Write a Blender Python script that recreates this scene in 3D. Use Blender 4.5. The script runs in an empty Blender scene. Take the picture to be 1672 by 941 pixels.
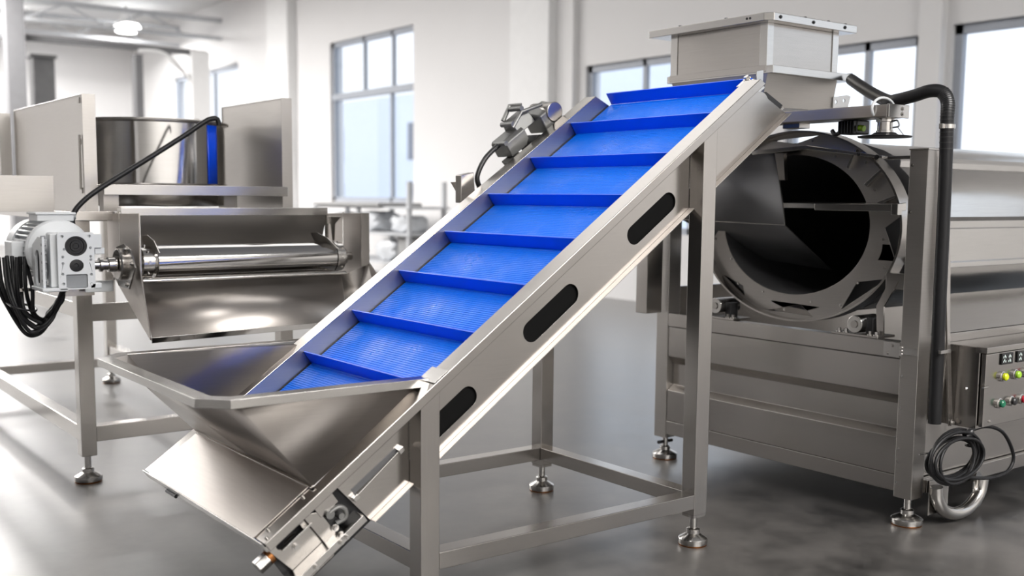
import bpy, bmesh, math, random
from mathutils import Vector, Matrix
random.seed(7)
SC = bpy.context.scene
COL = SC.collection
PI = math.pi

# ------------------------------------------------------------------ materials
def srgb(r, g, b):
    f = lambda c: (c/255/12.92) if c/255 <= .04045 else ((c/255+.055)/1.055)**2.4
    return (f(r), f(g), f(b), 1)

class NT:
    def __init__(s, name):
        s.m = bpy.data.materials.new(name); s.m.use_nodes = True
        s.t = s.m.node_tree; s.n = s.t.nodes; s.l = s.t.links
        s.b = s.n.get('Principled BSDF')
    def node(s, k, **kw):
        n = s.n.new(k)
        for a, v in kw.items():
            if a in n.inputs: n.inputs[a].default_value = v
            else: setattr(n, a, v)
        return n
    def link(s, a, b): s.l.new(a, b)

def steel(name, base=(.46, .438, .415), rough=(.19, .25), wave=.2, scale=1.6, grain=(2, 2, 70), grain_amt=.03, wave_scale=2.2):
    """brushed sheet: slow waviness of the sheet, uneven polish and a fine grain"""
    t = NT(name); b = t.b
    b.inputs['Metallic'].default_value = 1
    co = t.node('ShaderNodeTexCoord')
    n1 = t.node('ShaderNodeTexNoise', Scale=scale, Detail=1.5, Roughness=.45)
    t.link(co.outputs['Object'], n1.inputs['Vector'])
    mp = t.node('ShaderNodeMapping'); mp.inputs['Scale'].default_value = grain
    t.link(co.outputs['Object'], mp.inputs['Vector'])
    n2 = t.node('ShaderNodeTexNoise', Scale=3.0, Detail=3.0, Roughness=.6)
    t.link(mp.outputs['Vector'], n2.inputs['Vector'])
    mr = t.node('ShaderNodeMapRange'); mr.inputs['From Min'].default_value = .3; mr.inputs['From Max'].default_value = .7
    mr.inputs['To Min'].default_value = rough[0]; mr.inputs['To Max'].default_value = rough[1]
    t.link(n1.outputs['Fac'], mr.inputs['Value'])
    ad = t.node('ShaderNodeMath', operation='MULTIPLY_ADD'); ad.inputs[1].default_value = grain_amt; ad.inputs[2].default_value = -grain_amt*.5
    t.link(n2.outputs['Fac'], ad.inputs[0])
    a2 = t.node('ShaderNodeMath', operation='ADD'); t.link(mr.outputs[0], a2.inputs[0]); t.link(ad.outputs[0], a2.inputs[1])
    t.link(a2.outputs[0], b.inputs['Roughness'])
    rp = t.node('ShaderNodeValToRGB'); e = rp.color_ramp.elements
    e[0].position = .25; e[1].position = .75
    e[0].color = (*[c*.90 for c in base], 1); e[1].color = (*[min(1, c*1.08) for c in base], 1)
    mx = t.node('ShaderNodeMix'); mx.inputs[0].default_value = .45
    t.link(n1.outputs['Fac'], mx.inputs[2]); t.link(n2.outputs['Fac'], mx.inputs[3])
    t.link(mx.outputs[0], rp.inputs['Fac']); t.link(rp.outputs['Color'], b.inputs['Base Color'])
    n3 = t.node('ShaderNodeTexNoise', Scale=wave_scale, Detail=1.0)
    t.link(co.outputs['Object'], n3.inputs['Vector'])
    bp = t.node('ShaderNodeBump', Strength=wave, Distance=.02)
    t.link(n3.outputs['Fac'], bp.inputs['Height'])
    t.link(bp.outputs['Normal'], b.inputs['Normal'])
    return t.m

def plain(name, col, rough=.5, metal=0.0, var=.08, scale=6.0, bump=0.0, spec=.5):
    t = NT(name); b = t.b
    b.inputs['Metallic'].default_value = metal; b.inputs['Roughness'].default_value = rough
    b.inputs['Specular IOR Level'].default_value = spec
    co = t.node('ShaderNodeTexCoord')
    n = t.node('ShaderNodeTexNoise', Scale=scale, Detail=4.0)
    t.link(co.outputs['Object'], n.inputs['Vector'])
    rp = t.node('ShaderNodeValToRGB'); e = rp.color_ramp.elements
    e[0].position = .3; e[1].position = .7
    e[0].color = (*[c*(1-var) for c in col[:3]], 1); e[1].color = (*[min(1, c*(1+var)) for c in col[:3]], 1)
    t.link(n.outputs['Fac'], rp.inputs['Fac']); t.link(rp.outputs['Color'], b.inputs['Base Color'])
    if bump:
        bp = t.node('ShaderNodeBump', Strength=bump, Distance=.005)
        t.link(n.outputs['Fac'], bp.inputs['Height']); t.link(bp.outputs['Normal'], b.inputs['Normal'])
    return t.m

def emis(name, col, s):
    t = NT(name); b = t.b
    b.inputs['Base Color'].default_value = col; b.inputs['Emission Color'].default_value = col
    b.inputs['Emission Strength'].default_value = s
    t.m.cycles.emission_sampling = 'NONE'
    return t.m

M = {}
M['steel'] = steel('brushed_steel')
M['steel_v'] = steel('brushed_steel_tube', grain=(70, 70, 1.5), rough=(.19, .24), wave=.08)
M['sheet'] = steel('steel_sheet', rough=(.19, .25), wave=.4, wave_scale=1.7)
M['bright'] = steel('bright_steel', base=(.56, .545, .525), rough=(.16, .24), wave=.12)
M['mirror'] = steel('polished_steel', base=(.60, .59, .58), rough=(.06, .12), wave=.10, grain_amt=.04, wave_scale=3)
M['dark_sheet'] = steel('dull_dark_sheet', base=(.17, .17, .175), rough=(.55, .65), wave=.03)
M['brown_steel'] = steel('warm_steel_sheet', base=(.50, .465, .435), rough=(.31, .40), wave=.45, wave_scale=1.6)
M['hood'] = steel('matt_steel_hood', base=(.43, .41, .388), rough=(.31, .40), wave=.3, wave_scale=1.8)
M['rubber'] = plain('black_rubber', (.009, .009, .010), .45, var=.2, spec=.3)
M['guard'] = plain('matt_black_slot_shade', (.004, .004, .004), .8, spec=.1)  # near-black colour for the shade inside the channel slots
M['black'] = plain('black_plastic', (.015, .015, .016), .35)
M['white_paint'] = plain('white_grey_enamel', srgb(205, 208, 210), .35, var=.04)
M['grey_paint'] = plain('grey_cast_alloy', srgb(120, 120, 118), .4, metal=.6)
M['grey_cover'] = plain('grey_cover', srgb(128, 131, 134), .5)
M['copper'] = plain('brass_ring', srgb(150, 100, 60), .35, metal=1)
M['blue_flat'] = plain('blue_plastic_strip', srgb(0, 70, 215), .4, var=.04)
M['yellow'] = plain('yellow_button', srgb(205, 215, 20), .25)
M['lime'] = plain('lime_button', srgb(150, 195, 50), .25)
M['red'] = plain('red_button', srgb(175, 25, 45), .25)
M['green'] = plain('green_button', srgb(20, 105, 75), .25)
M['wall'] = plain('white_painted_wall', srgb(226, 225, 225), .75, var=.012, scale=.7)
M['wall_grey'] = plain('grey_painted_wall', srgb(224, 222, 219), .75, var=.03, scale=.7)
M['ceil'] = plain('white_ceiling', srgb(222, 222, 222), .8, var=.02, scale=.6)
M['trim'] = plain('white_plaster', srgb(238, 238, 238), .7, var=.015)
M['frame_al'] = plain('grey_window_frame', srgb(160, 165, 174), .5, var=.03)
M['col_grey'] = plain('grey_painted_steel', srgb(105, 105, 107), .6, var=.05)
M['col_dark'] = plain('dark_grey_cabinet_paint', srgb(92, 92, 93), .6, var=.08)
M['rack'] = plain('pale_grey_rack_paint', srgb(190, 192, 195), .6, var=.05)
M['wrap'] = plain('white_plastic_wrap', srgb(205, 208, 212), .3, var=.15, scale=5, bump=.5)
M['carton'] = plain('grey_carton', srgb(150, 150, 150), .7, var=.1)
M['ext_wall'] = plain('outside_render', srgb(232, 236, 243), .8, var=.03)
M['ext_win'] = plain('outside_window', srgb(120, 124, 135), .3)
M['leaf'] = plain('hazy_leaf', srgb(160, 190, 165), .8, var=.3, scale=8)
M['lamp_on'] = emis('lamp_glow', (1, .99, .97, 1), 14)
M['display'] = plain('display_black', (.01, .011, .011), .2)
M['seg'] = emis('display_segments', (.55, .62, .60, 1), .5)

def belt_material():
    t = NT('blue_modular_belt'); b = t.b
    b.inputs['Base Color'].default_value = srgb(0, 124, 252)
    b.inputs['Specular IOR Level'].default_value = .16
    co = t.node('ShaderNodeTexCoord')
    n = t.node('ShaderNodeTexNoise', Scale=5.0, Detail=3.0); t.link(co.outputs['Object'], n.inputs['Vector'])
    mr = t.node('ShaderNodeMapRange'); mr.inputs['From Min'].default_value = .35; mr.inputs['From Max'].default_value = .65
    mr.inputs['From Min'].default_value = .42; mr.inputs['From Max'].default_value = .75
    mr.inputs['To Min'].default_value = .42; mr.inputs['To Max'].default_value = .22       # wet patches
    t.link(n.outputs['Fac'], mr.inputs['Value']); t.link(mr.outputs[0], b.inputs['Roughness'])
    ms = t.node('ShaderNodeMapRange'); ms.inputs['From Min'].default_value = .42; ms.inputs['From Max'].default_value = .75
    ms.inputs['To Min'].default_value = .14; ms.inputs['To Max'].default_value = .40
    t.link(n.outputs['Fac'], ms.inputs['Value']); t.link(ms.outputs[0], b.inputs['Specular IOR Level'])
    # droplets of water caught on the ribs
    v = t.node('ShaderNodeTexNoise', Scale=70.0, Detail=2.0); t.link(co.outputs['Object'], v.inputs['Vector'])
    bp = t.node('ShaderNodeBump', Strength=.5, Distance=.003)
    t.link(v.outputs['Fac'], bp.inputs['Height']); t.link(bp.outputs['Normal'], b.inputs['Normal'])
    return t.m
M['belt'] = belt_material()
M['cleat'] = plain('blue_cleat', srgb(0, 98, 248), .32, var=.03)

def floor_material():
    t = NT('polished_concrete'); b = t.b
    co = t.node('ShaderNodeTexCoord')
    n1 = t.node('ShaderNodeTexNoise', Scale=.9, Detail=6.0, Roughness=.62); t.link(co.outputs['Object'], n1.inputs['Vector'])
    n2 = t.node('ShaderNodeTexNoise', Scale=5.0, Detail=3.0, Roughness=.6); t.link(co.outputs['Object'], n2.inputs['Vector'])
    mx = t.node('ShaderNodeMix'); mx.inputs[0].default_value = .4
    t.link(n1.outputs['Fac'], mx.inputs[2]); t.link(n2.outputs['Fac'], mx.inputs[3])
    rp = t.node('ShaderNodeValToRGB'); e = rp.color_ramp.elements
    e[0].position = .36; e[0].color = (.012, .0117, .0114, 1); e[1].position = .64; e[1].color = (.125, .117, .110, 1)
    t.link(mx.outputs[0], rp.inputs['Fac']); t.link(rp.outputs['Color'], b.inputs['Base Color'])
    mr = t.node('ShaderNodeMapRange'); mr.inputs['From Min'].default_value = .3; mr.inputs['From Max'].default_value = .7
    mr.inputs['To Min'].default_value = .285; mr.inputs['To Max'].default_value = .43
    t.link(mx.outputs[0], mr.inputs['Value']); t.link(mr.outputs[0], b.inputs['Roughness'])
    b.inputs['Specular IOR Level'].default_value = .5
    b.inputs['Coat Weight'].default_value = .7; b.inputs['Coat Roughness'].default_value = .29
    return t.m
M['floor'] = floor_material()

def glass_material():
    t = NT('window_glass')
    out = t.n.get('Material Output'); t.n.remove(t.b)
    tr = t.node('ShaderNodeBsdfTransparent'); tr.inputs['Color'].default_value = (.96, .98, 1, 1)
    gl = t.node('ShaderNodeBsdfGlossy'); gl.inputs['Roughness'].default_value = .02
    lw = t.node('ShaderNodeLayerWeight'); lw.inputs['Blend'].default_value = .5
    fr = t.node('ShaderNodeMath', operation='POWER'); fr.inputs[1].default_value = 4.0
    t.link(lw.outputs['Facing'], fr.inputs[0])
    mx = t.node('ShaderNodeMixShader')
    t.link(fr.outputs[0], mx.inputs[0]); t.link(tr.outputs[0], mx.inputs[1]); t.link(gl.outputs[0], mx.inputs[2])
    t.link(mx.outputs[0], out.inputs['Surface'])
    return t.m
M['glass'] = glass_material()

# ------------------------------------------------------------------ object helpers
WL = {}                                        # world location of every object made
def thing(name, label, cat, loc, group=None):
    o = bpy.data.objects.new(name, None); COL.objects.link(o); o.location = loc
    o.empty_display_size = .1
    o['label'] = label; o['category'] = cat
    if group: o['group'] = group
    WL[o] = Vector(loc); return o

def obj(name, bm, mat, parent=None, bevel=0.0, smooth=32, solid=0.0, label=None, segs=2):
    bmesh.ops.recalc_face_normals(bm, faces=bm.faces) if not solid else None
    me = bpy.data.meshes.new(name)
    bm.to_mesh(me); bm.free()
    xs = [v.co for v in me.vertices]
    lo = Vector([min(c[i] for c in xs) for i in range(3)]); hi = Vector([max(c[i] for c in xs) for i in range(3)])
    c = (lo+hi)/2
    me.transform(Matrix.Translation(-c))
    o = bpy.data.objects.new(name, me); COL.objects.link(o)
    o.location = c - (WL[parent] if parent else Vector())
    if parent: o.parent = parent
    WL[o] = c
    me.materials.append(M[mat] if isinstance(mat, str) else mat)
    for p in me.polygons: p.use_smooth = True
    me.set_sharp_from_angle(angle=math.radians(smooth))
    if solid:
        s = o.modifiers.new('s', 'SOLIDIFY'); s.thickness = solid; s.offset = 0
    if bevel:
        b = o.modifiers.new('b', 'BEVEL'); b.width = bevel; b.segments = segs; b.limit_method = 'ANGLE'; b.angle_limit = math.radians(40)
        b.harden_normals = True
    if label: o['label'] = label
    return o

def pieces(name, bm, mat, parent, **k):
    """one object per separate piece (a bolt head and its washer count as one)"""
    bm.verts.ensure_lookup_table(); bm.verts.index_update()
    seen, isl = set(), []
    for v in bm.verts:
        if v.index in seen: continue
        st_, g = [v], []
        seen.add(v.index)
        while st_:
            a = st_.pop(); g.append(a)
            for e in a.link_edges:
                b = e.other_vert(a)
                if b.index not in seen: seen.add(b.index); st_.append(b)
        isl.append(g)
    def bb(g): return [min(v.co[i] for v in g)-.0008 for i in range(3)], [max(v.co[i] for v in g)+.0008 for i in range(3)]
    groups = [[g] for g in isl]
    merged = True
    while merged:
        merged = False
        for i in range(len(groups)):
            for j in range(i+1, len(groups)):
                A, Bq = bb([v for g in groups[i] for v in g]), bb([v for g in groups[j] for v in g])
                if all(A[0][q] <= Bq[1][q] and Bq[0][q] <= A[1][q] for q in range(3)):
                    groups[i] += groups.pop(j); merged = True; break
            if merged: break
    out = []
    for g in groups:
        vs = [v for h in g for v in h]; b2 = new(); mp = {v.index: b2.verts.new(v.co) for v in vs}
        fs = {f for v in vs for f in v.link_faces}
        for f in fs: b2.faces.new([mp[v.index] for v in f.verts])
        out.append(obj(name, b2, mat, parent, **k))
    bm.free(); return out

def tag(o, label, cat, group=None):
    o['label'] = label; o['category'] = cat
    if group: o['group'] = group
    return o

def struct(name, bm, mat, **k):
    o = obj(name, bm, mat, **k); o['kind'] = 'structure'; return o

def new(): return bmesh.new()

def box(bm, x0, x1, y0, y1, z0, z1):
    v = [bm.verts.new(p) for p in ((x0,y0,z0),(x1,y0,z0),(x1,y1,z0),(x0,y1,z0),(x0,y0,z1),(x1,y0,z1),(x1,y1,z1),(x0,y1,z1))]
    for f in ((3,2,1,0),(4,5,6,7),(0,1,5,4),(1,2,6,5),(2,3,7,6),(3,0,4,7)): bm.faces.new([v[i] for i in f])
    return bm

def B(*a): return box(new(), *a)

def hexa(bm, p):                               # 8 corners: bottom ring, top ring
    v = [bm.verts.new(q) for q in p]
    for f in ((3,2,1,0),(4,5,6,7),(0,1,5,4),(1,2,6,5),(2,3,7,6),(3,0,4,7)): bm.faces.new([v[i] for i in f])
    return bm

def prism(bm, pts, axis, a, b):
    """polygon swept along an axis; pts are the two other coordinates in x,y,z order"""
    def mk(p, w):
        return {'x': (w, p[0], p[1]), 'y': (p[0], w, p[1]), 'z': (p[0], p[1], w)}[axis]
    lo = [bm.verts.new(mk(p, a)) for p in pts]; hi = [bm.verts.new(mk(p, b)) for p in pts]
    n = len(pts)
    bm.faces.new(lo[::-1]); bm.faces.new(hi)
    for i in range(n): bm.faces.new((lo[i], lo[(i+1) % n], hi[(i+1) % n], hi[i]))
    return bm

def frame_of(d):
    d = Vector(d).normalized()
    u = d.cross(Vector((0, 0, 1)))
    if u.length < 1e-4: u = Vector((1, 0, 0))
    u.normalize(); return u, d.cross(u)

def cyl(bm, p0, p1, r0, r1=None, n=32, caps=True):
    p0, p1 = Vector(p0), Vector(p1); r1 = r0 if r1 is None else r1
    u, w = frame_of(p1-p0)
    ra = [bm.verts.new(p0+(u*math.cos(2*PI*i/n)+w*math.sin(2*PI*i/n))*r0) for i in range(n)]
    rb = [bm.verts.new(p1+(u*math.cos(2*PI*i/n)+w*math.sin(2*PI*i/n))*r1) for i in range(n)]
    for i in range(n): bm.faces.new((ra[i], ra[(i+1) % n], rb[(i+1) % n], rb[i]))
    if caps: bm.faces.new(ra[::-1]); bm.faces.new(rb)
    return bm

def lathe(bm, c, prof, axis=(0, 0, 1), n=40):
    """prof: list of (radius, height along axis)"""
    c = Vector(c); d = Vector(axis).normalized(); u, w = frame_of(d)
    rings = []
    for r, h in prof:
        if r < 1e-5: rings.append([bm.verts.new(c+d*h)])
        else: rings.append([bm.verts.new(c+d*h+(u*math.cos(2*PI*i/n)+w*math.sin(2*PI*i/n))*r) for i in range(n)])
    for a, b in zip(rings, rings[1:]):
        for i in range(n):
            j = (i+1) % n
            if len(a) == 1 and len(b) == 1: continue
            if len(a) == 1: bm.faces.new((a[0], b[j], b[i]))
            elif len(b) == 1: bm.faces.new((a[i], a[j], b[0]))
            else: bm.faces.new((a[i], a[j], b[j], b[i]))
    if len(rings[0]) > 1: bm.faces.new(rings[0][::-1])
    if len(rings[-1]) > 1: bm.faces.new(rings[-1])
    return bm

def spline(pts, k=8, closed=False):
    P = [Vector(p) for p in pts]; n = len(P); out = []
    rng = range(n if closed else n-1)
    for i in rng:
        g = (lambda j: P[j % n]) if closed else (lambda j: P[max(0, min(n-1, j))])
        a, b, c, d = g(i-1), g(i), g(i+1), g(i+2)
        for s in range(k):
            t = s/k
            out.append(.5*((2*b)+(c-a)*t+(2*a-5*b+4*c-d)*t*t+(3*b-a-3*c+d)*t**3))
    if not closed: out.append(P[-1])
    return out

def tube(bm, pts, r, n=12, closed=False):
    P = [Vector(p) for p in pts]; m = len(P); rings = []; prev = None
    for i in range(m):
        if closed: d = P[(i+1) % m]-P[i-1]
        else: d = P[min(m-1, i+1)]-P[max(0, i-1)]
        d.normalize()
        if prev is None: u, w = frame_of(d)
        else:
            u = prev-d*prev.dot(d); u.normalize(); w = d.cross(u)
        prev = u
        rr = r[i] if isinstance(r, (list, tuple)) else r
        rings.append([bm.verts.new(P[i]+(u*math.cos(2*PI*j/n)+w*math.sin(2*PI*j/n))*rr) for j in range(n)])
    for a, b in zip(rings, rings[1:]):
        for j in range(n): bm.faces.new((a[j], a[(j+1) % n], b[(j+1) % n], b[j]))
    if closed:
        a, b = rings[-1], rings[0]
        best = min(range(n), key=lambda s: (a[0].co-b[s].co).length)
        for j in range(n): bm.faces.new((a[j], a[(j+1) % n], b[(j+1+best) % n], b[(j+best) % n]))
    else:
        bm.faces.new(rings[0][::-1]); bm.faces.new(rings[-1])
    return bm

def plate(outer, holes, place, thick):
    """flat plate with holes; place(a, b, c) gives the 3-D point, c across the thickness"""
    cu = bpy.data.curves.new('outline', 'CURVE'); cu.dimensions = '2D'; cu.fill_mode = 'BOTH'; cu.extrude = thick/2
    for loop in [outer]+list(holes):
        s = cu.splines.new('POLY'); s.points.add(len(loop)-1); s.use_cyclic_u = True
        for p, q in zip(s.points, loop): p.co = (q[0], q[1], 0, 1)
    o = bpy.data.objects.new('outline', cu); COL.objects.link(o)
    dg = bpy.context.evaluated_depsgraph_get(); dg.update()
    me = bpy.data.meshes.new_from_object(o.evaluated_get(dg))
    bm = new(); bm.from_mesh(me)
    bpy.data.objects.remove(o); bpy.data.curves.remove(cu); bpy.data.meshes.remove(me)
    for v in bm.verts: v.co = Vector(place(v.co.x, v.co.y, v.co.z))
    bmesh.ops.remove_doubles(bm, verts=bm.verts, dist=1e-6)
    return bm

def stadium(ax, ay, bx, by, r, n=12):
    a = math.atan2(by-ay, bx-ax); out = []
    for i in range(n+1): t = a-PI/2+PI*i/n; out.append((bx+r*math.cos(t), by+r*math.sin(t)))
    for i in range(n+1): t = a+PI/2+PI*i/n; out.append((ax+r*math.cos(t), ay+r*math.sin(t)))
    return out

def ell(cx, cy, a, b, n=64, t0=0): return [(cx+a*math.cos(2*PI*i/n+t0), cy+b*math.sin(2*PI*i/n+t0)) for i in range(n)]

def bolt(bm, p, d, r=.008, h=.006):
    p, d = Vector(p), Vector(d).normalized()
    cyl(bm, p, p+d*h*.4, r*1.5, n=16); cyl(bm, p+d*h*.4, p+d*h*1.4, r, n=6)
    return bm

def level_foot(parent, x, y, zt, r=.064):
    f = obj('leveling_foot', lathe(new(), (x, y, 0), [(r*.97, .006), (r, .012), (r, .03), (r*.95, .034), (r*.55, .048), (.030, .052), (.030, .07), (.024, .074), (.017, .076), (.017, zt)]), 'bright', parent, smooth=28)
    obj('rubber_pad', lathe(new(), (x, y, 0), [(r*.95, 0), (r*.98, .006)]), 'copper', f)
    return f

# ------------------------------------------------------------------ camera
cam = bpy.data.cameras.new('camera'); co = bpy.data.objects.new('camera', cam); COL.objects.link(co)
yaw, pit, roll = .646, .1108, -.0092
F = Vector((math.sin(yaw)*math.cos(pit), math.cos(yaw)*math.cos(pit), -math.sin(pit)))
r0 = Vector((math.cos(yaw), -math.sin(yaw), 0)); d0 = F.cross(r0)
R_ = r0*math.cos(roll)+d0*math.sin(roll); D_ = d0*math.cos(roll)-r0*math.sin(roll)
U_ = -D_
mat = Matrix(((R_.x, U_.x, -F.x, 0), (R_.y, U_.y, -F.y, 0), (R_.z, U_.z, -F.z, 1.5), (0, 0, 0, 1)))
co.matrix_world = mat
cam.sensor_width = 36; cam.lens = 1767/1672*36; cam.shift_y = (519-470.5)/1672
cam.clip_end = 400
cam.dof.use_dof = True; cam.dof.focus_distance = 4.6; cam.dof.aperture_fstop = 1.6
SC.camera = co

# ------------------------------------------------------------------ room
XW, YE, XL, YB, ZC = 11.0, 34.0, -8.0, -7.0, 6.35
struct('floor', B(XL-.2, XW+.2, YB-.2, YE+.2, -.2, 0), 'floor')
struct('ceiling', B(XL-.2, XW+.2, YB-.2, YE+.2, ZC, ZC+.2), 'ceil')
struct('wall_left', B(XL-.2, XL, YB, YE, 0, ZC), 'wall')
struct('wall_back', B(XL, XW, YB-.2, YB, 0, ZC), 'wall_grey')
struct('wall_far', B(XL, XW, YE, YE+.2, 0, ZC), 'wall')
# windows of the right-hand wall: y0, y1, sill, head, transom, upper mullions, lower mullions
WIN = [
    (5.0-3.2, 6.72, 1.0, 3.40, None, [], [4.3, 3.0]),
    (7.10, 8.95, 1.0, 3.335, None, [], [7.82]),
    (9.6, 12.78, 1.0, 3.50, None, [], [11.55, 10.6]),
    (17.75, 21.1, 1.38, 4.715, 3.61, [18.62, 19.75], [18.68]),
    (25.95, 30.5, 1.4, 4.75, None, [], [27.7, 29.2]),
    (-5.5, .6, 2.7, 4.5, None, [], [-2.5]),  # unseen window, set high so only the box hopper reflects it
]
wl = plate([(YB-.2, 0), (YE+.2, 0), (YE+.2, ZC), (YB-.2, ZC)], [[(a, s), (b, s), (b, h), (a, h)] for a, b, s, h, *_ in WIN],
           lambda a, b, c: (XW+.15+c, a, b), .3)
struct('wall_right', wl, 'wall')
for i, (a, b, s, h, tr, mu, ml) in enumerate(WIN):
    w = struct('window_%d' % (i+1), box(box(box(box(new(), XW+.06, XW+.14, a, b, h-.10, h), XW+.06, XW+.14, a, b, s, s+.09), XW+.06, XW+.14, a, a+.09, s, h), XW+.06, XW+.14, b-.09, b, s, h), 'frame_al')
    if tr: obj('transom', B(XW+.02, XW+.15, a+.02, b-.02, tr-.10, tr+.03), 'frame_al', w)
    for m in mu: obj('mullion', B(XW+.06, XW+.13, m-.035, m+.035, tr, h), 'frame_al', w)
    for m in ml: obj('mullion', B(XW+.06, XW+.13, m-.035, m+.035, s, tr or h), 'frame_al', w)
    obj('pane', B(XW+.10, XW+.104, a+.01, b-.01, s+.01, h-.01), 'glass', w)
struct('trim_1', B(XW-.28, XW, 13.35, 14.35, 0, ZC), 'trim')
struct('trim_2', B(XW-.22, XW, 22.7, 23.8, 0, ZC), 'trim')
struct('trim_3', B(XW-.12, XW, 12.95, 13.35, 0, ZC), 'wall')
struct('trim_4', B(XW-.12, XW, 6.78, 7.05, 0, ZC), 'wall')

# ------------------------------------------------------------------ inclined conveyor
X0, Z0, TH = 1.391, .393, math.radians(35.127)
ct, st = math.cos(TH), math.sin(TH)
YN, YF = 3.145, 4.300                           # outer lips of the two side channels
WN, WF = 3.230, 4.218                           # webs
def W(s, n, y): return (X0+s*ct-n*st, y, Z0+s*st+n*ct)
def zn(x, n): return Z0+(x-X0)*st/ct+n/ct       # height of the line n = const above x
SE = 2.82

conv = thing('inclined_conveyor', 'inclined stainless steel conveyor with blue cleated belt, low loading hopper and four-legged stand', 'conveyor', (2.7, 3.72, 0))

def web(yc):
    out = [(.306, -.004), (.343, -.265), (2.975, -.265), (SE, -.004)]
    holes = [stadium(1.912, -.172, 2.145, -.172, .040), stadium(1.275, -.165, 1.505, -.165, .042), stadium(.70, -.178, .905, -.178, .040)]
    return plate(out, holes, lambda a, b, c: W(a, b, yc+c), .005)
def sweep_s(bm, prof, s0, s1):
    """profile in (n, y) swept along the slope; s0, s1 may depend on n"""
    f0 = s0 if callable(s0) else (lambda n: s0); f1 = s1 if callable(s1) else (lambda n: s1)
    a = [bm.verts.new(W(f0(n), n, y)) for n, y in prof]; b = [bm.verts.new(W(f1(n), n, y)) for n, y in prof]
    m = len(prof); bm.faces.new(a[::-1]); bm.faces.new(b)
    for i in range(m): bm.faces.new((a[i], a[(i+1) % m], b[(i+1) % m], b[i]))
    return bm
end = lambda n: SE-n*.59
for yo, yw, sg in ((YN, WN, 1), (YF, WF, -1)):
    sp = obj('side_panel', web(yw), 'sheet' if sg == 1 else 'hood', conv, bevel=.0012)
    # top flange with its turned-down lip, then the bottom flange
    obj('top_flange', sweep_s(new(), [(0, yo), (0, yw+sg*.003), (-.008, yw+sg*.003), (-.008, yo+sg*.008), (-.036, yo+sg*.008), (-.036, yo)], 0, end), 'steel', sp, bevel=.0032)
    obj('bottom_flange', sweep_s(new(), [(-.262, yw-sg*.003), (-.262, yw-sg*.033), (-.266, yw-sg*.033), (-.266, yw-sg*.003)], .345, end), 'brown_steel', sp, bevel=.001)
obj('end_cap', sweep_s(new(), [(-.002, YF-.002), (-.265, YF-.05), (-.265, WF), (-.002, WF)], lambda n: end(n)-.004, end), 'steel', conv)
# belt: one closed loop round the two end rollers
SB0, SB1, NB, RB = .09, 2.86, -.140, .055
loop = []
for i in range(13): t = PI/2+PI*i/12; loop.append((SB0+RB*math.cos(t), NB+RB*math.sin(t)))
for i in range(13): t = -PI/2+PI*i/12; loop.append((SB1+RB*math.cos(t), NB+RB*math.sin(t)))
bm = new()
# ribbed carrying side: narrow ribs right across the belt
pitch, top = .0115, []
k = int((SB1-SB0)/pitch)
for i in range(k):
    s = SB1-(i+.0)*pitch
    top += [(s, NB+RB), (s-pitch*.55, NB+RB), (s-pitch*.72, NB+RB-.0016), (s-pitch*.88, NB+RB-.0016)]
ring = loop[13:]+top+loop[:13]
YB0, YB1 = WN+.014, WF-.014
a = [bm.verts.new(W(s, n, YB0)) for s, n in ring]; b = [bm.verts.new(W(s, n, YB1)) for s, n in ring]
for i in range(len(ring)): bm.faces.new((a[i], a[(i+1) % len(ring)], b[(i+1) % len(ring)], b[i]))
obj('belt', bm, 'belt', conv, smooth=25)
for s in (.50, .800, 1.088, 1.380, 1.682, 1.985, 2.294, 2.604, 2.889):
    bm = new()
    n0, h, th_ = NB+RB, .062, .0035
    if s > SB1: n0 -= .004
    sweep_s(bm, [(n0-.002, WN+.012), (n0-.002, WF-.004), (n0+h, WF-.004), (n0+h, WN+.03), (n0+h*.7, WN+.012)], s-th_, s+th_)
    obj('cleat', bm, 'cleat', conv, bevel=.001)
cyl_ = lambda s, n, y0, y1, r, nn=28: cyl(new(), W(s, n, y0), W(s, n, y1), r, n=nn)
obj('head_roller', cyl_(SB1, NB, WN+.005, WF-.005, RB-.004), 'steel', conv)
obj('tail_roller', cyl_(SB0, NB, WN+.005, WF-.005, RB-.004), 'steel', conv)
obj('head_shaft', cyl_(SB1, NB, WN+.0, WF+.04, .018), 'bright', conv)
obj('underside_pan', sweep_s(new(), [(-.255, WN+.004), (-.255, WF-.004), (-.258, WF-.004), (-.258, WN+.004)], .36, 2.95), 'dark_sheet', conv)  # unseen pan added to keep the inside of the channel dark
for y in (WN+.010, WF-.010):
    obj('slot_shade_sheet', sweep_s(new(), [(-.095, y-.001), (-.255, y-.001), (-.255, y+.001), (-.095, y+.001)], .36, 2.80), 'guard', conv)  # black sheets stand in for the shaded inside behind the slots
obj('slider_bed', sweep_s(new(), [(-.094, WN+.012), (-.094, WF-.012), (-.100, WF-.012), (-.100, WN+.012)], .2, 2.75), 'steel', conv)
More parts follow.
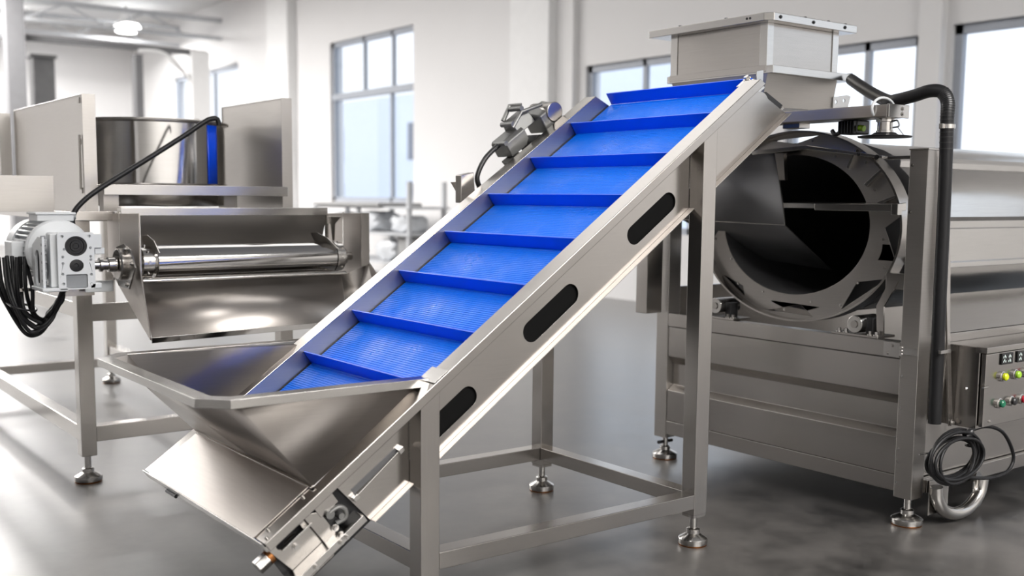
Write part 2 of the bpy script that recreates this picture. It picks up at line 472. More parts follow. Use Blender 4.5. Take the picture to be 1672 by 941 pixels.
# discharge end: bearing plate, scraper bracket and bolts past the panel end
bm = new(); sweep_s(bm, [(-.03, WN+.01), (-.03, WN+.075), (-.10, WN+.075), (-.10, WN+.01)], lambda n: end(n)-.01, lambda n: end(n)+.05)
obj('take_off_bracket', bm, 'bright', conv, bevel=.002)
bm = new(); sweep_s(bm, [(-.12, WN+.01), (-.12, WN+.05), (-.23, WN+.05), (-.23, WN+.01)], lambda n: end(n)-.01, lambda n: end(n)+.035)
obj('bearing_block', bm, 'black', conv, bevel=.003)
bm = new(); bolt(bm, W(end(-.06)+.03, -.03, WN+.05), Vector((-st, 0, ct)), .012, .012)
bolt(bm, W(end(-.24), -.245, WN+.02), Vector((ct, 0, st)), .010, .02); bolt(bm, W(end(-.10)+.045, -.10, WN+.035), Vector((ct, 0, st)), .008, .01)
pieces('bolt', bm, 'bright', conv)
obj('end_bracket', hexa(new(), [(3.80, 3.255, 1.985), (3.885, 3.29, 1.985), (3.885, 3.294, 1.985), (3.80, 3.259, 1.985), (3.80, 3.255, 2.065), (3.885, 3.29, 2.080), (3.885, 3.294, 2.080), (3.80, 3.259, 2.065)]), 'steel', conv)

# stand: four square legs, ring of cross bars
T = .079
LEG = {}
for nm, x, y in (('a', 1.981, 3.149), ('b', 3.365, 3.149), ('c', 3.372, 4.219), ('d', 1.985, 4.219)):
    x1, y1 = x+T, y+T-.002
    pts = [(x, .14), (x1, .14), (x1, zn(x1, -.0045)), (x, zn(x, -.0045))]
    l = obj('leg', prism(new(), pts, 'y', y, y1), 'steel_v', conv, bevel=.003)
    obj('end_cap', B(x+.004, x1-.004, y+.004, y1-.004, .128, .14), 'steel', l)
    level_foot(l, x+T/2, y+T/2, .135)
    bmw = new()                                   # weld bead where the leg meets the panel
    yy = WN-.004 if y < 3.5 else WF+.004
    for q in range(14):
        z = zn(x, -.06)-(.012*q); cyl(bmw, (x-.002, yy, z), (x-.002, yy, z-.009), .0028, n=6)
    obj('weld_bead', bmw, 'bright', l)
obj('cross_bar', B(2.060, 3.365, 3.149, 3.226, .170, .234), 'steel', conv, bevel=.003)
obj('cross_bar', B(2.064, 3.372, 4.221, 4.296, .170, .234), 'steel', conv, bevel=.003)
obj('cross_bar', B(3.370, 3.446, 3.226, 4.221, .170, .234), 'steel', conv, bevel=.003)
obj('cross_bar', B(1.983, 2.060, 3.226, 4.221, .170, .234), 'steel', conv, bevel=.003)

# loading hopper
ZR = .860
RX, RY0, RY1, CH = 1.225, 3.198, 4.425, .085
xr0 = X0+(ZR-Z0)*ct/st                          # where the rim meets the flange
out = [(2.065, RY0), (RX+CH, RY0), (RX, RY0+CH), (RX, RY1-CH*1.3), (RX+CH*1.3, RY1), (2.16, RY1)]
wd = .060
inn = [(2.16, RY1-wd), (RX+CH*1.3+.022, RY1-wd), (RX+wd, RY1-CH*1.3-.022), (RX+wd, RY0+CH+.022), (RX+CH+.022, RY0+wd), (2.065, RY0+wd)]
apx = X0+.247*ct; apz = Z0+.247*st+.002
bm = new()
def quad(*p): bm.faces.new([bm.verts.new(q) for q in p])
zi = ZR-.003
I = [(x, y, zi) for x, y in inn]
near, far = (apx, 3.205, apz), (apx, 4.262, apz)
nearR, farR = (2.058, 3.235, ZR-.004), (2.058, 4.262, ZR-.004)
quad(I[2], I[3], near, far)                       # sloping end wall
quad(I[3], I[4], near)                            # near corner facet
quad(I[4], I[5], nearR, near)                     # near wall
quad(I[1], I[2], far)                             # far corner facet
quad(I[0], I[1], far, farR)                       # far wall
bmesh.ops.remove_doubles(bm, verts=bm.verts, dist=1e-5)
hopper = obj('loading_hopper', bm, 'brown_steel', conv, solid=.004, smooth=10)
bm = new()
prof_o, prof_i = out, inn[::-1]
zt, zb = ZR, ZR-.004
vo = [[bm.verts.new((x, y, z)) for x, y in prof_o] for z in (zt, zb, ZR-.030)]
vi = [[bm.verts.new((x, y, z)) for x, y in prof_i] for z in (zt, zb)]
off = [(2.065, RY0+.004), (RX+CH+.0017, RY0+.004), (RX+.004, RY0+CH+.0017), (RX+.004, RY1-CH*1.3-.0017), (RX+CH*1.3+.0017, RY1-.004), (2.16, RY1-.004)]
vo2 = [[bm.verts.new((x, y, z)) for x, y in off] for z in (zb, ZR-.030)]
m = len(out)
for i in range(m-1):
    j = i+1
    for A_, B_, C_, D2 in ((vo[0][i], vo[0][j], vi[0][j], vi[0][i]), (vi[0][i], vi[0][j], vi[1][j], vi[1][i]), (vi[1][i], vi[1][j], vo2[0][j], vo2[0][i]),
                          (vo2[0][i], vo2[0][j], vo2[1][j], vo2[1][i]), (vo2[1][i], vo2[1][j], vo[2][j], vo[2][i]), (vo[2][i], vo[2][j], vo[0][j], vo[0][i])):
        bm.faces.new((A_, B_, C_, D2))
for i in (0, m-1): bm.faces.new((vo[0][i], vi[0][i], vi[1][i], vo2[0][i], vo2[1][i], vo[2][i]))
bmesh.ops.remove_doubles(bm, verts=bm.verts, dist=1e-6)
obj('hopper_rim', bm, 'bright', hopper, bevel=.0015)
bm = new(); sweep_s(bm, [(.002, YN+.002), (.002, WN+.02), (.005, WN+.02), (.005, YN+.002)], .79, .86)
obj('rim_tab', bm, 'bright', hopper, bevel=.001)
# cover plate over the tail, with a turned-down end lip
cv = obj('tail_cover', sweep_s(new(), [(.002, WN-.01), (.002, WF+.01), (.006, WF+.01), (.006, WN-.01)], -.004, .255), 'brown_steel', conv, bevel=.001)
obj('cover_lip', sweep_s(new(), [(.006, YN+.004), (.006, YF-.004), (-.032, YF-.004), (-.032, YN+.004)], -.008, -.004), 'bright', cv, bevel=.001)
obj('weld_strip', sweep_s(new(), [(.006, YN+.05), (.006, YF-.05), (.010, YF-.05), (.010, YN+.05)], .236, .249), 'steel', cv, bevel=.001)
bm = new()
for s, y in ((.045, YN+.055), (.20, YN+.06), (.02, YN+.02)): cyl(bm, W(s, .0, y), W(s, .008, y), .006, n=12)
pieces('rivet', bm, 'bright', cv)
lt = obj('latch', sweep_s(new(), [(-.03, 3.86), (-.03, 4.00), (-.045, 4.00), (-.045, 3.86)], .0, .03), 'steel', conv, bevel=.002)
obj('latch_pin', cyl(new(), W(-.012, -.04, 3.98), W(-.012, -.04, 4.08), .007, n=10), 'black', lt)
# take-up unit on the near side of the tail
tu = obj('take_up_plate', plate([(.004, -.05), (.30, -.05), (.30, -.066), (.168, -.066), (.168, -.185), (.03, -.185)], [stadium(.045, -.085, .13, -.085, .011)], lambda a, b, c: W(a, b, 3.222+c), .006), 'steel', conv, bevel=.001)
obj('adjuster_rail', sweep_s(new(), [(-.092, 3.20), (-.092, 3.224), (-.10, 3.224), (-.10, 3.20)], .04, .17), 'bright', tu, bevel=.001)
obj('gusset', plate([(.16, -.05), (.215, -.085), (.215, -.20), (.17, -.215), (.165, -.185)], [], lambda a, b, c: W(a, b, 3.205+c), .005), 'steel', tu, bevel=.001)
obj('bearing_carrier', sweep_s(new(), [(-.045, 3.20), (-.045, 3.235), (-.105, 3.235), (-.105, 3.20)], .205, .285), 'steel', tu, bevel=.002)
bm = new(); cyl(bm, W(.235, -.115, 3.19), W(.235, -.115, 3.25), .016, n=16); cyl(bm, W(.262, -.150, 3.19), W(.262, -.150, 3.25), .011, n=16)
tube(bm, spline([W(.225, -.11, 3.20), W(.27, -.115, 3.195), W(.285, -.14, 3.195), W(.27, -.165, 3.195), W(.235, -.16, 3.20)], 6), .009, 10)
obj('tensioner_yoke', bm, 'grey_paint', tu)
bm = new(); bolt(bm, W(.085, -.128, 3.219), (0, -1, 0), .009, .008); bolt(bm, W(.222, -.168, 3.20), (0, -1, 0), .009, .010)
pieces('bolt', bm, 'bright', tu)
obj('dark_gap_sheet', sweep_s(new(), [(-.035, 3.236), (-.035, 3.240), (-.27, 3.240), (-.27, 3.236)], .0, .36), 'rubber', tu)  # black sheet hides the belt and stands in for the dark gap
ar = obj('lower_angle', sweep_s(new(), [(-.186, 3.155), (-.186, 3.226), (-.190, 3.226), (-.190, 3.159), (-.212, 3.159), (-.212, 3.155)], .0, .315), 'bright', conv, bevel=.001)
bm = new()
for s in (.03, .085, .20, .225): bolt(bm, W(s, -.200, 3.155), (0, -1, 0), .007, .008)
pieces('bolt', bm, 'bright', ar)
obj('hanger_strip', sweep_s(new(), [(-.225, 3.175), (-.225, 3.195), (-.229, 3.195), (-.229, 3.175)], .06, .16), 'steel', ar)
nut = obj('drain_nut', cyl(new(), W(-.005, -.095, 3.235), W(-.052, -.095, 3.235), .027, n=6), 'bright', conv, bevel=.003)
obj('brass_ring', cyl(new(), W(.01, -.095, 3.235), W(-.006, -.095, 3.235), .026, n=24), 'copper', nut)
dr = obj('hinge_rod', cyl(new(), W(.345, -.150, WN-.010), W(.575, -.137, WN-.010), .0035, n=10), 'bright', conv)
bm = new()
for s, n in ((.345, -.150), (.575, -.137)):
    sweep_s(bm, [(n-.010, WN-.022), (n-.010, WN-.002), (n+.010, WN-.002), (n+.010, WN-.022)], s-.012, s+.012)
pieces('rod_lug', bm, 'bright', dr, bevel=.002)
obj('rod_channel', sweep_s(new(), [(-.142, WN-.0045), (-.142, WN-.002), (-.120, WN-.002), (-.120, WN-.0045)], .35, .565), 'dark_sheet', dr)

# drive on the far side of the conveyor
DY = 4.42
dm = obj('drive_motor', (lambda bm: sweep_s(bm, [(-.02, DY-.06), (-.02, DY+.07), (.055, DY+.07), (.072, DY+.05), (.072, DY-.04), (.055, DY-.06)], 2.30, 2.44))(new()), 'grey_paint', conv, bevel=.006)
obj('terminal_box', sweep_s(new(), [(.045, DY-.05), (.045, DY+.06), (.115, DY+.05), (.115, DY-.03)], 2.405, 2.53), 'grey_paint', dm, bevel=.006)
obj('gear_housing', sweep_s(new(), [(-.03, DY-.10), (-.03, DY+.05), (.07, DY+.05), (.09, DY), (.07, DY-.10)], 2.53, 2.66), 'grey_paint', dm, bevel=.01)
bm = new(); tube(bm, [W(2.38, .10, DY-.06), W(2.47, .135, DY-.06), W(2.60, .098, DY-.06)], .010, 10); tube(bm, [W(2.42, .12, DY+.05), W(2.50, .16, DY+.05), W(2.53, .14, DY)], .012, 10)
pieces('guard_bar', bm, 'grey_paint', dm)
obj('lever', sweep_s(new(), [(-.055, DY-.10), (-.055, DY-.02), (-.02, DY), (-.03, DY-.06)], 2.26, 2.36), 'grey_paint', dm, bevel=.006)
obj('clamp', cyl(new(), W(2.62, .04, DY-.11), W(2.62, .04, DY+.06), .05, n=24), 'steel', dm, bevel=.004)
bm = new()
for s, n in ((2.30, .06), (2.39, .115), (2.48, .15), (2.66, .06)): cyl(bm, W(s, n, DY-.065), W(s, n, DY+.03), .013, n=12)
pieces('hex_bolt', bm, 'grey_paint', dm)
obj('coupling', cyl(new(), W(2.45, -.04, YF+.005), W(2.45, -.04, DY), .045, n=24), 'black', dm)
obj('motor_cable', tube(new(), spline([W(2.08, -.06, DY), W(2.10, .0, DY), W(2.19, .045, DY), W(2.30, .055, DY)], 10), .013, 12), 'black', conv)
br = obj('cable_bracket', sweep_s(new(), [(-.11, DY-.02), (-.11, DY+.06), (.045, DY+.06), (.045, DY-.02)], lambda n: 1.985-.72*n*0.0, lambda n: 2.00), 'steel', conv, bevel=.002)
obj('bracket_plate', hexa(new(), [(2.985, DY-.04, 1.47), (3.07, DY-.04, 1.50), (3.07, DY+.01, 1.50), (2.985, DY+.01, 1.47), (2.985, DY-.04, 1.605), (3.06, DY-.04, 1.62), (3.06, DY+.01, 1.62), (2.985, DY+.01, 1.605)]), 'steel', br, bevel=.003)

# ------------------------------------------------------------------ drum tumbler
tum = thing('drum_tumbler', 'large horizontal drum tumbling machine of stainless steel with open round mouth', 'machine', (6.0, 3.56, 0))
PX0, PX1 = 4.39, 4.485
PZ = 1.728
for y0_, y1_ in ((2.766, 2.858), (4.350, 4.440)):
    l = obj('post', B(PX0, PX1, y0_, y1_, .130, PZ), 'hood', tum, bevel=.003)
    level_foot(l, (PX0+PX1)/2, (y0_+y1_)/2, .135, .072)
    bm = new()
    if y0_ < 3:
        for z in (.20, .30, .36, .55, .70, 1.45, 1.66): bolt(bm, (PX0, y1_-.014, z), (-1, 0, 0), .0045, .003)
        pieces('rivet', bm, 'bright', l)
        obj('post_cap', B(PX0-.003, PX1+.003, y0_-.003, y1_+.003, PZ, PZ+.006), 'bright', l)
        obj('splice_plate', B(PX0-.004, PX0, y0_+.004, y1_, .80, .835), 'bright', l, bevel=.001)
    else:
        bm2 = new(); tube(bm2, [((PX0+PX1)/2-.055, (y0_+y1_)/2, .098), ((PX0+PX1)/2+.055, (y0_+y1_)/2, .098)], .010, 10)
        obj('adjuster_handle', bm2, 'black', l)
        bm.free()
for y0_, y1_ in ((2.766, 2.858), (4.350, 4.440)):
    l = obj('post', B(8.0, 8.095, y0_, y1_, .130, .9), 'steel_v', tum, bevel=.003)
    level_foot(l, 8.047, (y0_+y1_)/2, .135, .072)
rail = obj('front_rail', B(4.392, 4.455, 2.858, 4.350, .779, .855), 'steel', tum, bevel=.003)
pl = obj('end_plate', B(4.386, 4.392, 2.860, 2.945, .782, .852), 'bright', rail, bevel=.001)
bm = new()
for y, z in ((2.90, .835), (2.925, .797)): bolt(bm, (4.386, y, z), (-1, 0, 0), .006, .005)
for z in (.80, .815, .83): bolt(bm, (4.388, 2.853, z), (-1, -.3, 0), .006, .006)
pieces('bolt', bm, 'bright', pl)
prof = [(4.396, .776), (4.396, .609), (4.440, .562), (4.440, .441), (4.396, .410), (4.396, .234), (4.60, .234), (4.60, .776)]
obj('front_skirt', prism(new(), prof, 'y', 2.860, 4.348), 'sheet', tum, bevel=.0025)
obj('bottom_rail', B(4.393, 4.46, 2.858, 4.350, .155, .2325), 'steel', tum, bevel=.003)
# long side towards the viewer
obj('side_rail', B(4.485, 8.0, 2.772, 2.85, .145, .215), 'steel', tum, bevel=.003)
obj('side_skirt', B(4.486, 8.0, 2.80, 2.82, .218, .800), 'sheet', tum, bevel=.002)
obj('side_sill', B(4.486, 8.0, 2.775, 2.83, .800, .886), 'steel', tum, bevel=.003)
obj('drip_tray', prism(new(), [(2.785, .888), (2.965, 1.045), (2.97, 1.040), (2.80, .884)], 'x', 4.62, 8.0), 'bright', tum, bevel=.001)
obj('far_side_skirt', B(4.486, 8.0, 4.38, 4.40, .145, 1.0), 'sheet', tum)
obj('tray_floor', B(4.61, 8.0, 2.84, 4.37, .25, .26), 'black', tum)  # black colour stands in for the shadow beneath the drum
# drum casing
CYD, CZD = 3.558, 1.365
half = [(0, 1.795), (-.16, 1.792), (-.30, 1.778), (-.42, 1.742), (-.475, 1.715), (-.505, 1.712), (-.515, 1.690), (-.512, 1.662), (-.56, 1.62), (-.60, 1.56), (-.622, 1.50), (-.633, 1.43), (-.635, 1.425), (-.622, 1.405),
        (-.622, 1.372), (-.634, 1.366), (-.634, 1.210), (-.652, 1.204), (-.652, 1.182), (-.62, 1.176), (-.56, 1.10), (-.46, 1.02), (-.30, .955), (0, .93)]
prof = [(CYD+a, z) for a, z in half]+[(CYD-a, z) for a, z in half[-2:0:-1]]
bm = new()
lo = [bm.verts.new((4.60, y, z)) for y, z in prof]; hi = [bm.verts.new((8.3, y, z)) for y, z in prof]
for i in range(len(prof)): j = (i+1) % len(prof); bm.faces.new((lo[i], lo[j], hi[j], hi[i]))
bm.faces.new(hi)
obj('drum_casing', bm, 'bright', tum, smooth=26)
hc = (3.595, 1.371)
obj('casing_front', plate(prof, [ell(hc[0], hc[1], .47, .365)], lambda a, b, c: (4.602+c, a, b), .006), 'dark_sheet', tum)  # dark colour puts in the shade of the gap behind the notches
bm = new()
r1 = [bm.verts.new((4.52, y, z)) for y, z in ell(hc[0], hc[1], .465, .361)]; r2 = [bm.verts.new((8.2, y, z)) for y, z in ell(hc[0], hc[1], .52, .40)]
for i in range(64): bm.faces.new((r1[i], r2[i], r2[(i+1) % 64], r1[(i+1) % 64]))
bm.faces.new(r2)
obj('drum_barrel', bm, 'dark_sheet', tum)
# rolling ring round the mouth
RA, RBz = .632, .483
bm = new()
N = 96
prs = [(1.0, 4.462), (1.0, 4.545), (.955, 4.545), (.955, 4.530), (.982, 4.530), (.982, 4.462)]
rg = [[bm.verts.new((x, CYD+RA*f*math.cos(2*PI*i/N), CZD+RBz*f*math.sin(2*PI*i/N))) for f, x in prs] for i in range(N)]
for i in range(N):
    for k_ in range(len(prs)): bm.faces.new((rg[i][k_], rg[(i+1) % N][k_], rg[(i+1) % N][(k_+1) % len(prs)], rg[i][(k_+1) % len(prs)]))
obj('running_ring', bm, 'steel', tum, smooth=40)
# mouth plate: ring with notches cut between its gussets
def P2(r, deg): t = math.radians(deg); return (CYD+RA*r*math.cos(t), CZD+RBz*r*math.sin(t))
notch = [[(.97, 12), (.80, 2), (.95, -12)], [(.975, -36), (.88, -50.6), (.962, -56)], [(.967, -72.6), (.827, -93.4), (.958, -101)],
         [(.945, -118), (.79, -137), (.97, -150)], [(.95, -161.6), (.80, -181), (.96, -189)], [(.96, 100), (.87, 86), (.96, 72)], [(.96, 50), (.83, 38), (.965, 26)]]
holes = [ell(hc[0], hc[1], .461, .357, 72)]+[[P2(*p) for p in n_] for n_ in notch]
obj('mouth_plate', plate([P2(.985, 360*i/96) for i in range(96)], holes, lambda a, b, c: (4.515+c, a, b), .006), 'hood', tum, bevel=.001)
bm = new()
for k_ in range(20):
    p = P2(.90 if k_ % 2 else .80, 18*k_+7); bolt(bm, (4.512, p[0], p[1]), (-1, 0, 0), .005, .003)
pieces('rivet', bm, 'bright', tum)
# bar across the mouth and canopy bar above it
sh = obj('mouth_bar', prism(new(), [(4.43, 1.460), (4.43, 1.484), (4.50, 1.492), (4.50, 1.488), (4.434, 1.480), (4.434, 1.460)], 'y', 3.40, 3.600), 'bright', tum, bevel=.001)
obj('bar_end', prism(new(), [(4.43, 1.450), (4.43, 1.484), (4.50, 1.492), (4.50, 1.455)], 'y', 2.935, 3.40), 'bright', sh, bevel=.002)
obj('end_block', B(4.425, 4.46, 2.930, 2.965, 1.435, 1.487), 'bright', sh, bevel=.002)
bm = new()
hexa(bm, [(4.42, 3.458, 1.750), (4.51, 3.458, 1.745), (4.51, 3.80, 1.725), (4.42, 3.80, 1.730), (4.42, 3.458, 1.770), (4.51, 3.458, 1.765), (4.51, 3.80, 1.745), (4.42, 3.80, 1.752)])
hexa(bm, [(4.42, 3.02, 1.695), (4.51, 3.02, 1.69), (4.51, 3.458, 1.745), (4.42, 3.458, 1.750), (4.42, 3.02, 1.708), (4.51, 3.02, 1.703), (4.51, 3.458, 1.765), (4.42, 3.458, 1.770)])
bmesh.ops.remove_doubles(bm, verts=bm.verts, dist=1e-5)
cb = obj('canopy_bar', bm, 'bright', tum, bevel=.002)
bm = new(); bolt(bm, (4.42, 3.05, 1.702), (-1, 0, 0), .008, .006); bolt(bm, (4.42, 3.15, 1.718), (-1, 0, .3), .006, .006)
pieces('bolt', bm, 'black', cb)
obj('arm_tab', B(4.44, 4.455, 2.865, 3.02, 1.690, 1.706), 'bright', tum, bevel=.002)
# ribs on the mouth plate, right of the opening
for d0_, d1_, w_ in ((146, 143, .010), (162, 160, .008), (128, 124, .008)):
    p, q = P2(.765, d0_), P2(.975, d1_)
    v_ = Vector((0, q[0]-p[0], q[1]-p[1])).normalized(); k_ = Vector((0, -v_.z, v_.y))*w_
    P_, Q_ = Vector((4.49, *p)), Vector((4.49, *q)); dx_ = Vector((.024, 0, 0))
    obj('mouth_rib', hexa(new(), [P_-k_, P_+k_, Q_+k_*.6, Q_-k_*.6, P_-k_+dx_, P_+k_+dx_, Q_+k_*.6+dx_, Q_-k_*.6+dx_]), 'bright', tum, bevel=.001)

# feed chute into the drum
bm = new()
q = [(4.43, 3.655, 1.735), (4.43, 4.30, 1.735), (4.43, 4.30, 1.385), (4.43, 3.575, 1.372), (4.43, 3.592, 1.475)]
bm.faces.new([bm.verts.new(p) for p in q])
def deep(x, y, z, X): k2 = X/x; return (X, y*k2, 1.5+(z-1.5)*k2)
q2 = [(4.43, 3.575, 1.372), (4.43, 4.30, 1.385), deep(4.43, 4.055, 1.368, 4.70), deep(4.43, 3.79, 1.20, 4.78), deep(4.43, 3.285, 1.162, 4.80)]
bm.faces.new([bm.verts.new(p) for p in q2])
bmesh.ops.remove_doubles(bm, verts=bm.verts, dist=1e-5)
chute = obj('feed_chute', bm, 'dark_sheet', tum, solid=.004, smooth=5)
obj('edge_highlight', tube(new(), [(4.428, 3.655, 1.735), (4.428, 3.592, 1.475), (4.428, 3.575, 1.372), deep(4.43, 3.285, 1.162, 4.80)], .0035, 6), 'bright', chute)  # thin bright tube stands in for the highlight along the chute edge
obj('fold_highlight', tube(new(), [(4.427, 3.575, 1.372), (4.427, 4.29, 1.385)], .0022, 6), 'steel', chute)  # thin line put in for the highlight on the fold
obj('chute_edge', hexa(new(), [(4.425, 3.60, 1.735), (4.45, 3.60, 1.735), (4.45, 3.655, 1.735), (4.425, 3.655, 1.735), (4.425, 3.585, 1.60), (4.45, 3.585, 1.60), (4.45, 3.622, 1.60), (4.425, 3.622, 1.60)]), 'steel', chute)
# carrying rollers and their brackets
for y, z in ((3.118, .912), (4.005, .925)):
    bp_ = obj('roller_base', B(4.40, 4.54, y-.13, y+.13, .855, .866), 'steel', tum, bevel=.002)
    obj('carrying_roller', cyl(new(), (4.40, y, z), (4.56, y, z), .042, n=36), 'bright', bp_, bevel=.003)
    obj('roller_boss', cyl(new(), (4.394, y, z), (4.40, y, z), .018, n=20), 'steel', bp_)
    obj('bearing', B(4.44, 4.50, y-.075, y-.035, .866, .945), 'black', bp_, bevel=.004)
    bm = new()
    for dy in (-.11, -.075, .06, .10): bolt(bm, (4.42, y+dy, .866), (0, 0, 1), .010, .014)
    pieces('bolt', bm, 'bright', bp_)
st_ = obj('stay_bar', hexa(new(), [(4.44, 2.985, .868), (4.45, 2.985, .868), (4.45, 3.02, .868), (4.44, 3.02, .868), (4.44, 2.99, 1.005), (4.45, 2.99, 1.005), (4.45, 3.03, 1.005), (4.44, 3.03, 1.005)]), 'steel', tum)
obj('stay_upper', hexa(new(), [(4.44, 2.99, 1.005), (4.45, 2.99, 1.005), (4.45, 3.03, 1.005), (4.44, 3.03, 1.005), (4.44, 2.92, 1.13), (4.45, 2.92, 1.13), (4.45, 2.965, 1.13), (4.44, 2.965, 1.13)]), 'steel', st_)
obj('side_bracket', B(4.445, 4.48, 2.858, 2.99, 1.09, 1.165), 'steel', tum, bevel=.002)
# slanting brace strips behind the post
bs = obj('brace_strip', hexa(new(), [(4.563, 2.700, .47), (4.596, 2.700, .47), (4.596, 2.706, .47), (4.563, 2.706, .47), (4.472, 2.742, 1.73), (4.482, 2.742, 1.73), (4.482, 2.748, 1.73), (4.472, 2.748, 1.73)]), 'steel', tum, bevel=.001)
bm = new(); tb_ = [(4.470, 2.748, 1.70), (4.486, 2.728, 1.22), (4.560, 2.706, .48), (4.574, 2.706, .48), (4.550, 2.728, 1.22), (4.482, 2.748, 1.70)]
lo = [bm.verts.new(p) for p in tb_]; hi = [bm.verts.new((p[0], p[1]+.004, p[2])) for p in tb_]
bm.faces.new(lo[::-1]); bm.faces.new(hi)
for i in range(6): bm.faces.new((lo[i], lo[(i+1) % 6], hi[(i+1) % 6], hi[i]))
obj('brace_web', bm, 'steel', bs)
obj('brace_strip', hexa(new(), [(4.50, 2.715, .50), (4.512, 2.715, .50), (4.512, 2.73, .50), (4.50, 2.73, .50), (4.535, 2.715, .80), (4.547, 2.715, .80), (4.547, 2.73, .80), (4.535, 2.73, .80)]), 'steel', tum, bevel=.001)
obj('foot_bolt', bolt(new(), (4.58, 2.698, .485), (0, -1, 0), .010, .014), 'bright', bs)
# bent outlet pipe with its flange tucked under the side rail
ou = obj('outlet_pipe', tube(new(), spline([(4.485, 2.70, .195), (4.500, 2.70, .135), (4.560, 2.70, .072), (4.665, 2.70, .040), (4.770, 2.70, .052), (4.855, 2.70, .105), (4.880, 2.70, .18)], 8), .030, 16), 'bright', tum)
obj('outlet_flange', lathe(new(), (4.90, 2.73, .115), [(.02, -.004), (.085, -.004), (.085, .004), (.02, .004)], axis=(.3, -1, .1), n=36), 'bright', ou)
obj('outlet_plate', B(4.49, 4.65, 2.735, 2.742, .05, .215), 'steel', ou, bevel=.003)
obj('outlet_bracket', B(4.50, 4.62, 2.755, 2.772, .15, .21), 'steel', ou, bevel=.002)

# ------------------------------------------------------------------ support beam, supply hopper
bea = thing('support_beam', 'square steel beam reaching across above the drum mouth, under the box hopper', 'beam', (4.25, 3.6, 0))
obj('beam', B(4.20, 4.345, 2.857, 4.36, 1.867, 1.921), 'brown_steel', bea, bevel=.004)
obj('beam_cap', B(4.196, 4.349, 2.845, 2.857, 1.865, 1.923), 'bright', bea, bevel=.002)
bm = new(); bolt(bm, (4.30, 2.845, 1.905), (0, -1, 0), .007, .005); bolt(bm, (4.30, 2.845, 1.882), (0, -1, 0), .007, .005)
pieces('bolt', bm, 'bright', bea)
obj('stub_column', B(4.24, 4.32, 3.36, 3.46, 1.842, 1.867), 'steel', bea, bevel=.002)
obj('stub_column', B(4.22, 4.34, 4.352, 4.438, .86, 1.867), 'steel', bea, bevel=.003)
obj('strap', tube(new(), [(4.272+.085*math.cos(2*PI*i/24), 2.925, 1.905+.052*math.sin(2*PI*i/24)) for i in range(24)], .006, 8, closed=True), 'white_paint', bea, label='white cable tie')
mo = thing('vibrator_motor', 'small black motor with finned body hanging under the support beam', 'motor', (4.30, 3.08, 1.80))
obj('motor_body', box(new(), 4.25, 4.35, 3.045, 3.145, 1.802, 1.866), 'black', mo, bevel=.008)
bm = new()
for i in range(6): box(bm, 4.235, 4.25, 3.05+i*.016, 3.056+i*.016, 1.805, 1.86)
pieces('fin', bm, 'black', mo)
obj('handle', tube(new(), spline([(4.27, 3.145, 1.815), (4.27, 3.175, 1.805), (4.27, 3.195, 1.825)], 6), .010, 10), 'black', mo)
obj('connector', cyl(new(), (4.27, 3.045, 1.83), (4.27, 3.02, 1.825), .014, n=16), 'lime', mo, label='pale green connector')
se = thing('level_sensor', 'steel canister on a flat black disc under the end of the beam', 'sensor', (4.30, 2.93, 1.79))
obj('canister', lathe(new(), (4.29, 2.925, 1.80), [(.038, 0), (.038, .012), (.034, .014), (.034, .050), (.040, .052), (.040, .066)]), 'bright', se)
obj('disc', lathe(new(), (4.29, 2.925, 1.782), [(.03, -.004), (.115, .000), (.118, .006), (.06, .012), (.045, .022), (.038, .022)]), 'rubber', se)
obj('lead', tube(new(), spline([(4.29, 2.895, 1.85), (4.29, 2.865, 1.855), (4.29, 2.855, 1.83), (4.29, 2.885, 1.825)], 6), .004, 8), 'grey_cover', se)
obj('wire', tube(new(), [(4.29, 2.865, 1.83), (4.29, 2.83, 1.79)], .002, 6), 'grey_cover', se)

HX0, HX1, HY0, HY1 = 4.20, 4.745, 3.540, 4.180
sup = thing('supply_hopper', 'square stainless steel box hopper with wide flanged lid above the drum', 'hopper', (4.47, 3.86, 1.92))
obj('hopper_body', B(HX0, HX1, HY0, HY1, 2.118, 2.352), 'sheet', sup, bevel=.002)
for x, y in ((HX0, HY0), (HX1, HY0), (HX0, HY1), (HX1, HY1)):
    dx = 1 if x == HX0 else -1; dy = 1 if y == HY0 else -1
    pts = [(x-dx*.005, y-dy*.005), (x+dx*.042, y-dy*.005), (x+dx*.042, y-dy*.001), (x-dx*.001, y-dy*.001), (x-dx*.001, y+dy*.042), (x-dx*.005, y+dy*.042)]
    obj('corner_angle', prism(new(), pts, 'z', 2.12, 2.352), 'bright', sup, bevel=.001)
lx0, lx1, ly0, ly1 = HX0-.062, HX1+.075, HY0-.062, HY1+.115
c_ = .035
lid_pts = [(lx0+c_, ly0), (lx1, ly0), (lx1, ly1), (lx0, ly1), (lx0, ly0+c_)]
lid = obj('lid_flange', prism(new(), lid_pts, 'z', 2.352, 2.390), 'bright', sup, bevel=.003)
bm = new()
for x, y in ((lx0+.03, ly1-.2), (lx0+.03, ly0+.3), (lx0+.1, ly0+.05), (lx0+.3, ly0+.03), (lx1-.06, ly0+.03), (lx1-.2, ly0+.03)): bolt(bm, (x, y, 2.390), (0, 0, 1), .009, .006)
for x in (lx0+.08, lx0+.33, lx1-.1): bolt(bm, (x, ly0, 2.372), (0, -1, 0), .006, .005)
for y in (ly0+.12, ly0+.14): bolt(bm, (lx0, y, 2.372), (-1, 0, 0), .004, .003)
pieces('bolt', bm, 'black', lid)
obj('base_band', B(HX0-.006, HX0, HY0, HY1+.01, 2.118, 2.150), 'steel', sup, bevel=.001)
